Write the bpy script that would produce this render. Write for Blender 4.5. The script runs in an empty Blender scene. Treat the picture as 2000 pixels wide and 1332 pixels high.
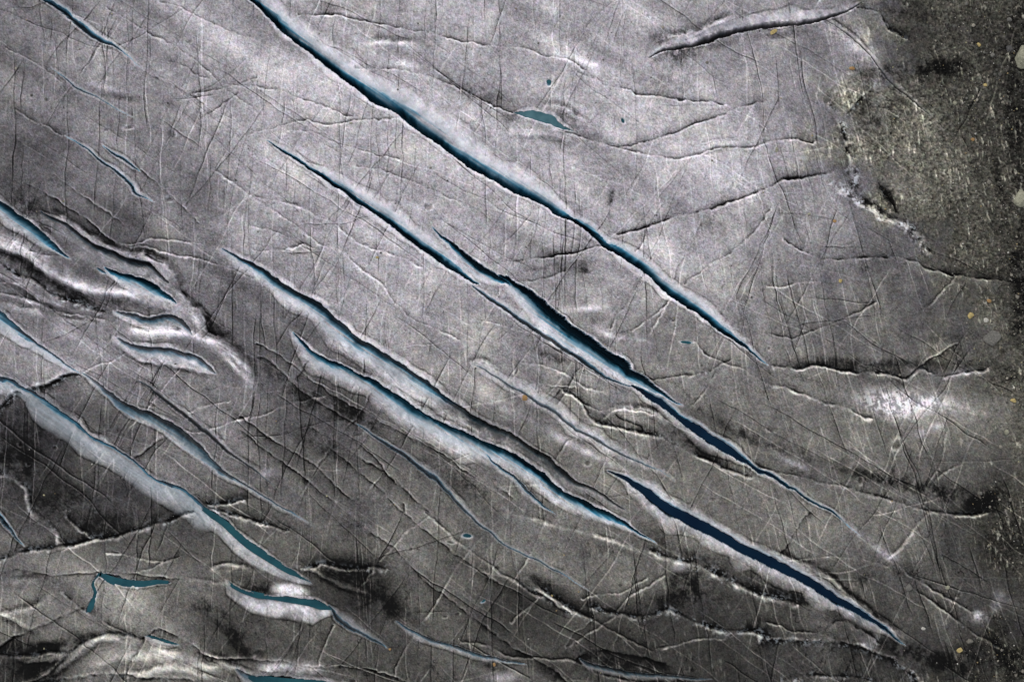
import bpy, bmesh, math, random
import numpy as np
from mathutils import Vector

# ------------------------------------------------------------------ camera, sky, sun, exposure
S = 0.05                                   # metres per unit of the survey grid (x to the east, y to the south)
W0, H0 = 2000.0, 1332.0
scene = bpy.context.scene
cam_data = bpy.data.cameras.new('camera')
cam = bpy.data.objects.new('camera', cam_data)
scene.collection.objects.link(cam)
HFOV = math.radians(46.0)
ALT = (W0 * S / 2) / math.tan(HFOV / 2)
cam_data.sensor_fit = 'HORIZONTAL'
cam_data.angle = HFOV
cam_data.clip_start = 0.5
cam_data.clip_end = 20000.0
cam.location = (0, 0, ALT)
cam.rotation_euler = (0, 0, 0)             # a drone looking straight down
scene.camera = cam

SUN_EL, SUN_AZ = math.radians(54), math.radians(318)   # azimuth clockwise from north (up in the picture)
world = bpy.data.worlds.new('World')
scene.world = world
world.use_nodes = True
wn = world.node_tree
bg = wn.nodes['Background']
sky = wn.nodes.new('ShaderNodeTexSky')
sky.sky_type = 'NISHITA'
sky.sun_disc = False
sky.sun_elevation = SUN_EL
sky.sun_rotation = SUN_AZ
sky.altitude = 2400
sky.air_density = 0.7
sky.dust_density = 6.0
sky.ozone_density = 0.6
overcast = wn.nodes.new('ShaderNodeHueSaturation')       # thin even cloud: the sky's light is nearly grey
overcast.inputs['Saturation'].default_value = 0.25
wn.links.new(sky.outputs[0], overcast.inputs['Color'])
wn.links.new(overcast.outputs[0], bg.inputs[0])
bg.inputs[1].default_value = 0.15
sun_data = bpy.data.lights.new('sun', 'SUN')
sun_data.energy = 0.7
sun_data.angle = math.radians(40)
sun_data.color = (1.0, 0.96, 0.91)
sun = bpy.data.objects.new('sun', sun_data)
scene.collection.objects.link(sun)
sd = Vector((math.sin(SUN_AZ) * math.cos(SUN_EL), math.cos(SUN_AZ) * math.cos(SUN_EL), math.sin(SUN_EL)))
sun.rotation_euler = sd.to_track_quat('Z', 'Y').to_euler()
sun.location = sd * 100
vs = scene.view_settings
vs.view_transform = 'Standard'
vs.look = 'None'
vs.exposure = 1.06
vs.gamma = 1.0
vs.use_curve_mapping = False

rng = np.random.default_rng(7)
random.seed(7)
COL = scene.collection
# ------------------------------------------------------------------ survey of the glacier
# Every crevasse: side of the leaning wall (+1 north-east of the line, -1 south-west), then points
# along its sheer edge: x, y, width of the open gap, width of the sheer side's rim, width of the far slope.
# bl = how clean and blue its ice is, wt = how white its rims are, dep = depth over width, lev = water level (or None)
def P(s): return [tuple(float(v) for v in q.split(',')) for q in s.split()]
CREV = [
 dict(s=1, bl=1.0, wt=1.0, dep=3.6, label='longest deep blue crevasse slanting from the top edge past the middle',
  p=P('430,-60,14,8,14 470,-14,15,8,16 500,10,16,8,20 520,31,18,8,22 550,61,19,10,24 590,91,20,10,28 625,119,22,13,30 655,142,22,17,27 700,175,23,20,26 745,207,26,17,34 775,228,28,13,38 805,251,30,12,42 850,280,27,12,42 890,310,25,10,38 937,338,23,10,30 1000,372,22,9,24 1050,398,21,7,20 1092,423,13,6,14 1112,433,6,5,9 1124,440,3,4,6')),
 dict(s=1, bl=1.0, wt=.9, dep=3.4, label='blue crevasse continuing the longest one, tapering to a point right of the middle',
  p=P('1112,433,4,5,8 1124,441,9,6,10 1150,459,13,7,10 1176,479,10,7,10 1187,485,9,8,9 1200,493,14,10,10 1250,528,17,14,12 1300,569,19,13,13 1350,605,17,9,14 1400,645,13,7,14 1432,667,9,6,11 1462,684,5,5,8 1490,703,2,4,5 1503,712,1,3,3')),
 dict(s=1, bl=1.0, wt=.9, dep=3.4, label='narrow blue crevasse starting upper left of the middle with white upper slope',
  p=P('518,273,1,3,4 535,284,2.5,4,6 560,303,4,5,8 602,331,6,6,12 650,362,11,12,16 700,397,12,14,22 737,424,14,14,26 775,449,15,12,26 812,477,17,12,24 850,505,18,12,16 887,530,12,10,12 920,550,6,7,8 938,557,3,4,5')),
 dict(s=1, bl=.75, wt=.7, dep=2.4, label='slender dark slit running below the two joined blue crevasses mid picture',
  p=P('926,560,2,4,5 945,577,5,5,6 962,589,7,6,8 1000,616,8,8,9 1038,642,8,8,9 1072,665,8,9,9 1105,690,8,10,9 1150,717,9,10,9 1180,735,6,9,7 1207,748,3,8,5 1232,758,2,6,4')),
 dict(s=1, bl=1.0, wt=.8, dep=1.5, lev=-13, fl=.75, label='navy flooded crevasse right of middle ending in a thin slit towards lower right',
  p=P('1236,759,4,8,5 1262,778,13,14,7 1295,800,16,17,8 1322,817,10,17,8 1350,838,17,18,8 1390,866,19,19,8 1425,888,17,16,9 1450,902,11,12,8 1465,910,6,8,7 1480,923,7,7,7 1500,931,7,7,7 1522,948,6,6,7 1540,960,4,5,6 1556,963,3,5,6 1580,980,4,5,6 1620,1000,3,5,6 1650,1022,1.5,5,8 1680,1046,1,6,9')),
 dict(s=-1, bl=1.0, wt=.8, dep=2.4, label='short blue crevasse wedged between two longer ones at the picture middle',
  p=P('846,441,1,3,4 862,457,4,4,6 880,470,6,5,8 900,488,12,6,10 925,506,19,8,12 950,523,21,8,14 972,540,14,7,10 990,553,5,5,6 997,560,2,4,4')),
 dict(s=-1, bl=1.0, wt=1.0, dep=2.3, label='broad blue crevasse just right of middle with white sloping lower wall',
  p=P('980,541,3,3,6 1000,548,14,4,12 1032,565,25,4,18 1075,595,33,5,24 1100,618,35,5,24 1125,643,35,6,22 1168,665,34,6,18 1200,686,32,6,16 1230,708,31,6,14 1241,724,28,5,14 1262,738,20,5,12 1282,758,13,5,10 1297,770,7,5,8 1318,784,3,4,6 1334,792,1,3,4')),
 dict(s=-1, bl=.9, wt=.85, dep=2.2, label='long blue crevasse left of middle with white sloping lower wall',
  p=P('432,484,2,8,12 455,494,5,10,14 475,505,8,10,18 500,518,11,12,18 525,533,14,12,18 560,554,17,13,18 587,575,19,12,18 620,595,22,13,20 650,620,21,14,22 687,650,20,14,24 715,667,20,14,30 750,689,19,14,36 787,713,17,14,40 825,741,15,13,42 850,758,12,12,40 872,774,6,10,24 890,786,2,8,10')),
 dict(s=-1, bl=.12, wt=.5, dep=1.9, label='dirty grey trench continuing the long blue crevasse towards the bottom middle',
  p=P('850,759,2,6,10 865,770,8,12,30 880,780,10,12,38 910,798,11,12,34 950,823,13,10,28 1000,847,12,9,26 1037,871,12,8,26 1075,894,13,8,26 1105,921,12,7,24 1135,943,9,6,16 1162,955,6,5,12 1200,981,4,4,8 1222,1000,1,3,4')),
 dict(s=-1, bl=1.0, wt=1.0, dep=2.3, label='long teal and black crevasse with wide white lower slope left of bottom middle',
  p=P('574,650,1,3,8 590,667,6,5,22 617,687,10,7,28 650,703,12,8,30 672,713,10,8,30 695,728,12,8,28 725,744,15,9,26 750,758,17,10,26 787,778,20,14,28 825,803,18,14,36 850,818,15,13,40 887,836,18,12,38 925,851,21,11,34 962,868,23,10,26 1000,887,20,10,20 1037,909,19,11,18 1075,936,18,11,15 1112,963,17,10,14 1150,983,17,8,12 1185,1000,15,8,12 1212,1015,10,7,9 1237,1032,6,5,7 1265,1050,2,4,5 1282,1061,1,3,3')),
 dict(s=1, bl=.9, wt=.9, dep=1.3, lev=-14, fl=.85, label='broad navy flooded crevasse in the lower right with pale rims',
  p=P('1190,920,2,4,4 1217,934,8,10,8 1237,950,14,18,12 1262,970,20,26,16 1302,1000,23,32,18 1350,1027,22,34,17 1400,1055,22,34,16 1450,1084,22,32,15 1500,1106,21,28,15 1550,1130,20,26,14 1600,1159,19,26,13 1650,1185,17,24,10 1685,1204,13,20,7 1712,1219,8,14,6 1742,1242,4,6,5 1768,1262,1,4,4')),
 dict(s=-1, bl=.95, wt=.8, dep=1.9, label='blue crevasse entering at the left edge above the rumpled pale ice',
  p=P('-70,340,16,10,18 -30,368,17,10,18 0,390,17,10,18 25,406,20,9,16 50,426,22,9,14 75,450,20,8,12 100,475,12,7,8 120,493,5,5,5 134,506,1,4,3')),
 dict(s=-1, bl=.2, wt=.6, dep=2.2, label='black shaded trench under a white ridge at upper left of the rumpled ice',
  p=P('76,410,1,4,8 87,420,5,8,16 125,436,9,11,26 162,460,13,13,34 187,475,14,13,38 225,489,15,12,40 262,506,16,12,38 290,512,16,12,32 312,533,10,12,22 328,552,3,9,10')),
 dict(s=-1, bl=1.0, wt=.9, dep=2.0, label='short teal hollow among the rumpled pale ice folds at left',
  p=P('206,520,2,3,6 212,523,5,4,8 237,533,13,5,10 270,545,20,6,11 300,556,22,7,12 312,567,16,7,12 330,580,8,6,8 344,591,2,4,4')),
 dict(s=-1, bl=.8, wt=.8, dep=1.6, label='tiny teal slit at left end of the short teal hollow',
  p=P('186,522,1,2,4 193,523,4,3,5 202,528,4,3,5 209,532,1,2,3')),
 dict(s=-1, bl=.45, wt=.85, dep=.8, label='pale blunt-ended hollow with a teal foot below the rumpled ice folds',
  p=P('228,612,4,4,6 262,617,10,5,12 300,622,14,6,14 340,618,18,8,12 356,628,14,10,10 368,643,9,9,8 378,656,2,6,4')),
 dict(s=-1, bl=.45, wt=.8, dep=.7, label='pale scoop of ice with a blue pocket at its right tip, left side',
  p=P('232,660,4,6,10 262,672,12,8,14 312,681,16,10,18 350,689,15,10,18 378,697,13,9,18 398,708,12,8,14 412,721,8,7,8 420,729,1,4,4')),
 dict(s=-1, bl=.85, wt=.55, dep=1.6, flat=1, label='blue-grey crevasse cut by the left edge at mid height',
  p=P('-70,552,14,10,24 -30,584,15,9,26 0,608,15,9,26 25,628,14,9,22 50,650,11,9,18 75,668,6,9,14 100,688,4,8,12 130,711,3,7,9 160,731,1,5,5')),
 dict(s=-1, bl=.45, wt=.55, dep=1.1, label='dull grey-blue leaf-shaped crevasse between two long cracks lower left',
  p=P('160,728,1,4,4 178,741,4,4,5 200,757,6,5,5 225,774,10,6,4 262,797,18,6,4 300,809,23,6,4 350,836,27,7,4 387,866,24,7,4 425,903,12,7,5 462,933,5,7,7 500,957,3,6,8 530,975,3,5,8 562,993,2,4,6 600,1018,1,3,5')),
 dict(s=1, bl=.12, wt=.45, dep=1.1, label='shallow grey furrow above the dull leaf-shaped crevasse lower left',
  p=P('262,741,1,3,4 285,758,3,3,6 312,778,6,4,10 350,808,8,4,12 390,839,7,4,9 437,878,6,4,6 475,904,3,4,6 500,920,2,4,6 540,950,1,3,4')),
 dict(s=-1, bl=.8, wt=.42, dep=1.5, flat=1, label='wide lilac-grey crevasse with a thin teal strip crossing the lower left',
  p=P('-70,706,6,8,12 -30,724,8,8,18 0,737,10,8,26 25,745,9,8,22 45,760,7,8,14 60,764,8,8,20 87,779,12,10,32 112,798,13,12,36 142,817,10,14,38 175,843,7,13,38 225,873,6,10,38 262,898,5,7,38 300,926,6,7,40 350,953,8,7,42 390,984,8,7,42 400,998,8,7,36')),
 dict(s=-1, bl=.5, wt=.8, dep=1.2, flat=1, lev=-7, fl=.9, label='teal water-filled lower end of the wide lilac-grey crevasse',
  p=P('396,992,4,4,18 415,1003,8,6,26 437,1017,9,7,26 475,1050,11,7,25 500,1068,12,7,23 550,1099,12,7,20 580,1120,8,6,14 605,1137,2,4,5')),
 dict(s=-1, bl=.3, wt=.95, dep=1.0, flat=1, lev=-5, fl=.9, label='thin teal channel above a broad white bank near the bottom left',
  p=P('444,1134,1,3,6 455,1143,4,4,20 475,1151,6,5,28 500,1158,8,6,34 535,1164,6,8,38 587,1170,9,8,40 610,1171,13,7,40 628,1179,11,6,34 645,1187,3,5,16 656,1193,1,4,4')),
 dict(s=1, bl=.45, wt=.5, dep=1.3, label='curved black slot with grey slab beside it below the thin teal channel',
  p=P('640,1184,2,3,4 648,1195,6,4,12 655,1207,8,5,16 676,1226,8,5,16 700,1238,5,5,16 730,1252,4,4,10 757,1266,1,3,4')),
 dict(s=-1, bl=.4, wt=.9, dep=.9, lev=-5, fl=.9, label='teal water strip cut off by the bottom edge, left of middle',
  p=P('462,1304,1,8,4 478,1312,10,12,10 500,1319,18,14,14 550,1326,22,14,16 600,1329,22,12,16 650,1332,20,10,16 720,1346,10,8,12 780,1366,2,6,6')),
 dict(s=1, bl=.5, wt=.6, dep=1.0, lev=-4, fl=.9, label='crooked little teal stream joining a dark pond at bottom left',
  p=P('194,1119,2.5,3,4 181,1133,3,3,5 178,1143,4,3,5 183,1158,4,3,5 178,1172,5,4,5 171,1186,8,4,5 170,1196,3,3,4')),
 dict(s=-1, bl=.55, wt=.45, dep=.8, lev=-4, fl=.8, rag=2.6, label='ragged dark teal pond with frayed edges at bottom left',
  p=P('193,1121,4,3,4 205,1123,11,4,5 222,1129,12,4,6 250,1134,10,4,6 280,1136,8,4,6 305,1134,5,4,6 328,1136,2,3,4')),
 dict(s=-1, bl=.5, wt=.4, dep=1.0, lev=-4, fl=.8, label='tiny blue puddle slit above a grey scoop at bottom left',
  p=P('286,1243,2,3,6 296,1244,6,3,14 315,1249,6,3,16 335,1255,4,3,12 350,1260,1,2,5')),
 dict(s=1, bl=.7, wt=.7, dep=1.4, label='small teal hook-shaped pit with a pale tail at the left edge, low down',
  p=P('-30,998,10,4,6 -8,1012,12,4,6 8,1028,10,5,6 18,1034,6,5,5 30,1050,3,4,4 45,1068,1,3,3')),
 dict(s=1, bl=.9, wt=.75, dep=2.6, label='narrow black crevasse in the top left corner',
  p=P('40,-40,3,4,5 77,-2,5,5,6 100,11,8,6,7 125,28,9,6,8 150,48,10,6,9 175,66,10,6,9 200,83,8,6,8 220,96,4,5,7 235,104,2,5,8 250,113,1.4,6,9 275,135,1,4,6')),
 dict(s=1, bl=.6, wt=.7, dep=2.0, label='hairline slit with pale edges below the top left crevasse',
  p=P('98,133,1,3,4 125,152,2,4,5 150,172,3,5,5 175,186,2.5,5,5 200,196,2,5,6 225,215,1.6,4,6 256,231,1,3,3')),
 dict(s=1, bl=.9, wt=.7, dep=2.2, label='longer of two thin teal slits near the left edge above mid height',
  p=P('126,267,1,3,3 150,283,2,4,5 175,298,3,4,6 195,318,4,4,6 217,333,4,5,7 250,361,5,6,8 262,378,4,6,10 280,388,2,5,8 298,397,1,3,4')),
 dict(s=1, bl=.9, wt=.7, dep=2.0, label='shorter of two thin teal slits near the left edge above mid height',
  p=P('198,283,1,3,3 217,300,4,4,6 237,316,5,5,6 255,328,4,5,6 272,338,1,3,3')),
 dict(s=1, bl=.4, wt=.75, dep=1.6, label='round-headed furrow holding an orange rock, right of the lower middle',
  p=P('922,712,1,6,5 940,721,2,10,8 965,737,2.5,12,12 1000,759,3,12,15 1025,773,4,12,16 1050,791,5,12,18 1082,804,5,13,18 1107,826,5,15,18 1150,853,4.5,16,18 1187,873,4,14,14 1225,891,3,12,12 1275,913,1.6,8,8 1318,938,1,4,4')),
 dict(s=1, bl=.5, wt=.5, dep=1.4, label='blue-grey groove running down from lower left of middle to the bottom',
  p=P('690,828,1,3,3 707,841,3,3,5 750,867,6,4,6 787,892,7,4,7 825,924,7,4,9 862,954,7,4,10 887,974,5,4,8 912,1000,4,4,7 950,1035,3,3,6 1000,1070,2,3,5 1045,1092,2.5,4,6 1082,1112,2.5,4,6 1112,1130,1.5,3,5 1150,1152,1,3,4')),
 dict(s=-1, bl=.8, wt=.6, dep=1.8, label='short dark blue slit below the long teal and black crevasse',
  p=P('945,885,1,2,4 960,900,3,3,6 975,914,4,3,8 1000,932,4,3,8 1025,952,5,3,9 1062,981,4,3,8 1085,1003,1,2,4')),
 dict(s=-1, bl=.45, wt=.55, dep=1.4, label='blue-grey rubbly groove crossing the bottom edge strip left of middle',
  p=P('776,1208,2,3,5 800,1224,5,3,8 837,1244,6,3,9 875,1257,7,3,10 925,1270,6,3,9 962,1280,5,3,7 1000,1288,3,3,5 1030,1296,1,2,3')),
 dict(s=-1, bl=.2, wt=.5, dep=1.4, label='broken black and white trench along the bottom edge, right of middle',
  p=P('1134,1292,2,3,5 1150,1297,7,3,7 1187,1301,9,3,7 1237,1311,8,3,7 1300,1322,4,3,6 1350,1326,3,3,5 1390,1328,1,2,3')),
 dict(s=1, bl=.05, wt=.95, dep=2.6, label='dark trench with a grey upper wall in the top right',
  p=P('1268,113,1,3,3 1282,106,4,4,4 1300,100,9,4,10 1325,97,11,4,13 1350,92,11,4,12 1378,83,13,4,14 1405,73,14,4,18 1440,63,12,4,20 1500,55,12,4,22 1550,48,12,4,20 1600,39,10,4,16 1640,26,7,4,12 1670,11,3,4,8 1690,0,1,3,4')),
 dict(s=1, bl=.05, wt=.5, dep=1.1, label='grey groove dropping into the gravel from the top right trench',
  p=P('1602,36,1,3,4 1625,47,4,4,7 1650,66,5,5,7 1675,83,4,5,6 1707,121,3,4,5 1722,145,2.5,3,5 1750,175,4,3,6 1787,207,4,4,6 1815,227,1,3,4')),
 dict(s=-1, bl=.35, wt=.8, dep=.8, lev=-3.5, fl=.9, name='meltwater_pool', cat='pool', label='lens-shaped teal pool with pale rim at upper right',
  p=P('1004,219,1,3,3 1016,216,7,6,5 1032,215,13,8,6 1055,218,16,9,7 1078,226,16,10,7 1096,240,9,10,8 1112,250,3,8,7 1124,254,1,3,3')),
]
# Cracks: depth, width, silt and painted shade on the sunken side, lip whitened as if lit, rubble, sunken side (+1 north), label or None, line
CRACK = [
 (5,1.6,.20,.20,.0,1,'dark step-like crack bending across the gravelly ice at the right','1532,468 1560,490 1600,502 1635,505 1700,504 1732,502 1792,509 1817,524 1870,537 1912,545 1962,548 2050,556'),
 (6,1.8,.24,.10,.0,1,'dark crooked crack climbing rightward from the blue crevasse tip at upper right','1207,458 1240,450 1300,430 1327,419 1350,415 1375,408 1400,403 1437,390 1500,365 1537,349 1580,343 1622,333'),
 (4,1.6,.26,.12,.0,1,'short dark crack meeting the deep blue crevasse from the left, mid picture','975,517 1000,514 1050,508 1100,497 1125,492 1160,484 1176,481'),
 (4,1.5,.18,.12,.0,1,None,'1018,551 1045,548 1067,543 1085,537 1107,530'),
 (4,1.6,.14,.16,.0,1,'long winding crack leading right from the lens-shaped pool at upper right','1085,250 1107,257 1150,270 1207,289 1250,299 1320,309 1362,301 1400,292 1465,290 1500,279 1540,271 1587,275'),
 (4,1.5,.22,.10,.0,1,None,'1207,287 1245,281 1287,270 1325,255 1355,242 1400,230 1425,215 1450,207 1487,202'),
 (4,1.6,.16,.12,.1,1,'crack with a crumbled middle below the white streak at upper right','1130,142 1162,152 1190,167 1225,172 1250,185 1282,186 1345,194 1415,202'),
 (4,1.6,.18,.18,.0,1,'long dark-edged crack crossing the top of the picture above the main crevasse','585,25 625,30 675,39 732,45 787,57 862,71 912,84 957,95 1000,92 1040,96 1070,107 1112,117 1140,135'),
 (3,1.5,.14,.16,.0,1,'wavy crack passing the white rubble lens above the main crevasse','690,125 762,135 837,145 875,160 925,182 962,205 1000,220'),
 (3,1.3,.12,.10,.0,1,None,'480,262 500,255 562,240 595,234 637,241 700,237 772,234'),
 (3,1.3,.12,.10,.0,1,None,'440,165 500,168 557,175 577,189 625,205 690,230'),
 (2.5,1.3,.10,.10,.0,1,None,'560,250 597,257 640,270 687,287 725,302 775,312'),
 (2.5,1.3,.08,.10,.0,1,None,'700,325 762,338 800,353 847,370 900,395'),
 (3,1.3,.12,.12,.0,1,None,'215,17 282,57 340,90 410,137 435,170 457,185 500,215'),
 (3,1.3,.12,.12,.0,1,None,'300,-10 312,0 360,17 430,52 500,74 520,86 557,96 585,105'),
 (3,1.4,.14,.08,.0,-1,None,'275,135 305,152 350,175 372,184 400,205 415,217'),
 (3,1.3,.14,.06,.0,1,None,'372,182 420,175 462,165 500,150'),
 (3,1.3,.16,.05,.0,1,None,'395,228 420,215 455,192 480,178'),
 (2.5,1.2,.10,.12,.0,1,None,'325,118 360,127 380,140 402,150'),
 (2.5,1.2,.08,.12,.0,1,None,'10,92 50,110 95,140 120,160'),
 (2.5,1.2,.06,.14,.0,1,None,'30,215 65,235 93,245 120,265'),
 (3,1.4,.10,.18,.0,1,'long pale-lipped crack between the second and third crevasses, upper left of middle','422,333 460,360 500,385 575,440 617,470 675,493 685,505 715,530 752,560 800,613 850,640 895,663'),
 (3,1.6,.10,.16,.15,1,None,'500,380 572,400 612,418 637,430 665,440 690,465 725,483 787,503 825,523'),
 (2.5,1.3,.08,.12,.0,1,None,'500,440 540,455 575,475 610,490'),
 (2.5,1.3,.08,.14,.0,1,None,'500,488 545,490 580,483 592,478 615,484'),
 (5,1.8,.26,.26,.1,1,'white-lipped crack below a dark band running right to the gravel, right of middle','1515,713 1560,721 1600,718 1650,725 1712,727 1750,735 1770,740 1797,721 1837,733 1862,732 1900,722 1925,716'),
 (3,1.5,.10,.20,.0,-1,None,'1770,740 1797,718 1837,691 1870,671'),
 (4,2.0,.14,.30,.0,1,'white-rimmed crack ending in the bright snowy patch at right','1505,748 1560,766 1612,786 1650,796 1700,816'),
 (5,2.0,.26,.24,.1,1,'long curved crack with white lip under dark silt, lower right','1475,912 1500,918 1557,931 1600,943 1650,951 1712,963 1750,976 1800,993 1850,1001 1925,1003'),
 (5,2.4,.26,.22,.5,1,'rubbly crack rising rightward to the lilac crevasse at lower left','-40,1108 0,1094 25,1084 62,1076 112,1066 155,1061 180,1051 225,1044 287,1026 350,1009 392,1001'),
 (4,1.6,.14,.16,.0,-1,None,'-40,1124 0,1119 32,1116 82,1119 112,1124 150,1121 195,1119 262,1125 350,1129'),
 (5,1.8,.20,.10,.0,-1,None,'-40,1290 0,1264 50,1234 92,1219 150,1196 165,1190'),
 (7,2.2,.30,.16,.2,1,'dark crack arching over a grey scoop along the bottom left','-40,1270 0,1277 25,1281 87,1274 137,1269 162,1256 200,1241 250,1240 272,1249 290,1243'),
 (5,1.8,.14,.18,.1,-1,'pale-lipped crack sloping down from the tiny puddle, bottom left','290,1243 307,1234 350,1249 400,1276 425,1283 450,1287 500,1289 550,1295 582,1303 630,1309 675,1303 712,1306 762,1319 800,1336'),
 (3.5,1.5,.12,.14,.0,1,None,'170,1194 212,1219 250,1239'),
 (3.5,1.8,.16,.22,.2,1,None,'103,1135 120,1149 130,1164 155,1186 170,1195'),
 (5,2.0,.28,.14,.1,-1,None,'40,1336 87,1316 137,1270'),
 (4,2.0,.22,.18,.2,-1,None,'90,1326 175,1321 250,1316 275,1321 330,1324 375,1325'),
 (5,2.2,.22,.12,.3,-1,None,'280,1250 272,1270 255,1290 250,1315'),
 (4,2.2,.20,.22,.5,1,'short rubbly white crack right of the teal pointed water at lower left','595,1109 615,1106 632,1096 655,1101 675,1106 725,1106 750,1111'),
 (4,1.6,.16,.14,.0,-1,'long fine crack descending from lower left of middle to the bottom edge','600,941 640,972 672,999 705,1026 762,1071 812,1116 862,1159 900,1184 937,1211 962,1234 1000,1258 1037,1281 1080,1309 1110,1336'),
 (3.5,1.5,.14,.12,.0,-1,None,'790,985 800,1011 845,1049 912,1096 962,1131 1000,1153 1017,1164'),
 (3.5,1.6,.12,.18,.1,1,None,'835,999 875,1034 905,1060 940,1089 1000,1132 1032,1156 1055,1164'),
 (6,2.4,.30,.18,.5,1,'black rubble-filled crack with a slender tail, bottom middle','1055,1151 1087,1169 1115,1186 1140,1199'),
 (3,1.4,.10,.14,.0,1,None,'1140,1199 1190,1226 1225,1244 1275,1269'),
 (4,2.0,.18,.20,.3,-1,None,'1045,1158 1065,1166 1085,1182 1112,1197'),
 (3,1.5,.14,.14,.0,1,None,'900,1249 945,1254 1000,1276 1075,1286 1100,1288 1130,1296 1175,1316 1225,1326 1300,1336'),
 (6,2.6,.30,.22,.6,1,'jagged black and white crack zigzagging across the bottom, right of middle','1160,1184 1200,1194 1225,1199 1250,1205 1285,1203 1310,1192 1345,1211 1375,1221 1400,1231 1437,1234 1465,1232 1487,1239 1497,1250 1490,1258'),
 (5,2.2,.24,.0,.0,-1,None,'1130,1294 1145,1282 1160,1274 1190,1269 1237,1279 1300,1300'),
 (5,2.4,.26,.22,.5,-1,'toothed white crack under the navy flooded crevasse, bottom right','1500,1258 1550,1253 1600,1254 1640,1255 1675,1261 1712,1276 1742,1289 1775,1313 1800,1340'),
 (4,3.0,.16,.24,.6,1,'rubbly whitish seam below the navy flooded crevasse, bottom right','1275,1078 1300,1086 1345,1100 1400,1121 1450,1139 1500,1166 1530,1172 1552,1178'),
 (3,2.5,.06,.22,.1,1,None,'985,985 1000,996 1030,1007 1062,1016 1095,1030 1125,1034 1162,1044 1190,1054 1225,1064 1275,1079'),
 (3,1.4,.12,.14,.0,-1,None,'500,671 532,688 585,721 640,766 707,806 762,836 830,870 880,900 930,936 962,946 1000,973'),
 (4,1.6,.16,.14,.0,-1,None,'500,698 525,706 570,746 605,776 650,806 690,830'),
 (3,1.4,.16,.12,.0,-1,None,'470,815 512,841 562,878 620,916 660,952 700,988'),
 (3,1.4,.16,.10,.0,-1,None,'470,840 507,868 557,906 600,941'),
 (3,1.4,.14,.12,.0,-1,None,'647,878 690,916 750,966 795,1005'),
 (3,1.4,.14,.12,.0,-1,None,'610,836 660,866 707,901 750,923 790,956 840,998'),
 (3,1.4,.14,.14,.0,-1,None,'695,868 725,891 750,921 775,950'),
 (2.5,1.3,.06,.20,.0,1,None,'467,820 500,812 550,796 585,781 632,773'),
 (3,1.3,.14,.06,.0,1,None,'607,701 590,725 570,748'),
 (3,1.3,.10,.16,.0,1,None,'722,773 707,801 685,828 645,883 620,918 598,960 577,998'),
 (2.5,1.3,.04,.18,.0,1,None,'750,928 725,960 700,988'),
 (2.5,1.4,.08,.20,.1,1,None,'162,728 190,714 215,706 240,686'),
 (2.5,1.4,.06,.22,.0,1,None,'367,801 410,788 447,778'),
 (2.5,1.4,.06,.22,.0,1,None,'362,838 390,838 412,837 437,831 467,818 485,812'),
 (6,3.0,.30,.18,.7,-1,'lumpy crack of dark rubble linking two crevasses at left','-30,812 0,798 25,773 50,766 82,756 115,746 135,735 155,731'),
 (3,1.6,.18,.14,.0,-1,None,'265,890 290,878 315,858'),
 (4,2.0,.26,.18,.4,1,'short black rubble crack right of the lilac crevasse, lower left','405,986 437,983 475,976'),
 (4,2.0,.22,.18,.5,1,None,'425,999 450,1004 500,1019 530,1024 560,1034'),
 (3,3.0,.06,.24,.2,1,'pale crusted vein wandering down the dark ice at lower left','-30,918 0,926 30,936 50,953 58,978 67,998 85,1012 100,1024 112,1040 120,1056'),
 (3,2.0,.10,.20,.3,1,None,'130,1004 135,1018 155,1029 172,1036 185,1046'),
 (3,1.4,.05,.20,.0,1,None,'208,1081 230,1082 262,1090 310,1095'),
 (3,1.4,.14,.12,.2,1,None,'262,1119 290,1108 312,1097 348,1086'),
 (6,2.4,.20,.16,.6,1,'jagged black crack along a pale ridge at far left','-40,492 0,513 37,543 70,555 100,575 137,585 175,603 200,613'),
 (3,1.6,.10,.20,.1,1,None,'-40,562 0,573 50,585 112,605 162,615 200,628'),
 (3,1.4,.08,.20,.0,1,None,'0,550 25,554 42,558'),
 (4,1.5,.16,.18,.0,-1,None,'60,363 125,403 175,430 195,450 225,470'),
 (3,1.4,.12,.20,.0,-1,None,'107,343 162,383 212,415 242,435'),
 (3,1.4,.14,.18,.0,-1,None,'275,335 312,365 345,398 387,435'),
 (3,1.4,.06,.20,.1,1,None,'237,470 262,474 300,468 370,475 425,483'),
 (3,1.4,.06,.20,.1,1,None,'250,478 305,488 350,500 425,518 500,545'),
 (2.5,1.3,.06,.14,.0,1,None,'370,478 410,500 445,520'),
 (4,2.0,.28,.05,.0,1,None,'285,500 330,522 347,548 352,568'),
 (4,2.2,.28,.05,.0,1,None,'325,563 350,570 375,593 400,615 405,640 420,650'),
 (4,1.6,.20,.14,.1,1,None,'60,490 85,500 118,502'),
 (3,1.6,.10,.22,.1,1,None,'1680,1046 1710,1070 1735,1091'),
 (4,1.8,.14,.22,.1,1,'pale edged crack slanting through gravelly ice at the lower right','1732,1091 1762,1109 1800,1134 1850,1166 1895,1191'),
 (3.5,1.6,.12,.16,.1,1,None,'1780,1144 1812,1166 1850,1196 1890,1226 1950,1264'),
 (2.5,1.3,.06,.16,.0,1,None,'1520,1092 1595,1086 1650,1086 1687,1094 1730,1106'),
 (3,1.6,.08,.22,.1,1,None,'1735,1088 1757,1066 1785,1030 1807,1001'),
 (4,3.4,.10,.22,.9,1,'speckled black and white vein branching through the gravel at right','1630,363 1660,380 1700,405 1730,428 1762,438 1795,460 1820,486'),
 (3,3.0,.08,.18,.9,1,None,'1622,205 1640,240 1655,275 1665,310 1672,358'),
 (4,2.0,.18,.16,.6,-1,None,'1645,225 1670,205 1700,180 1725,155'),
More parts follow.
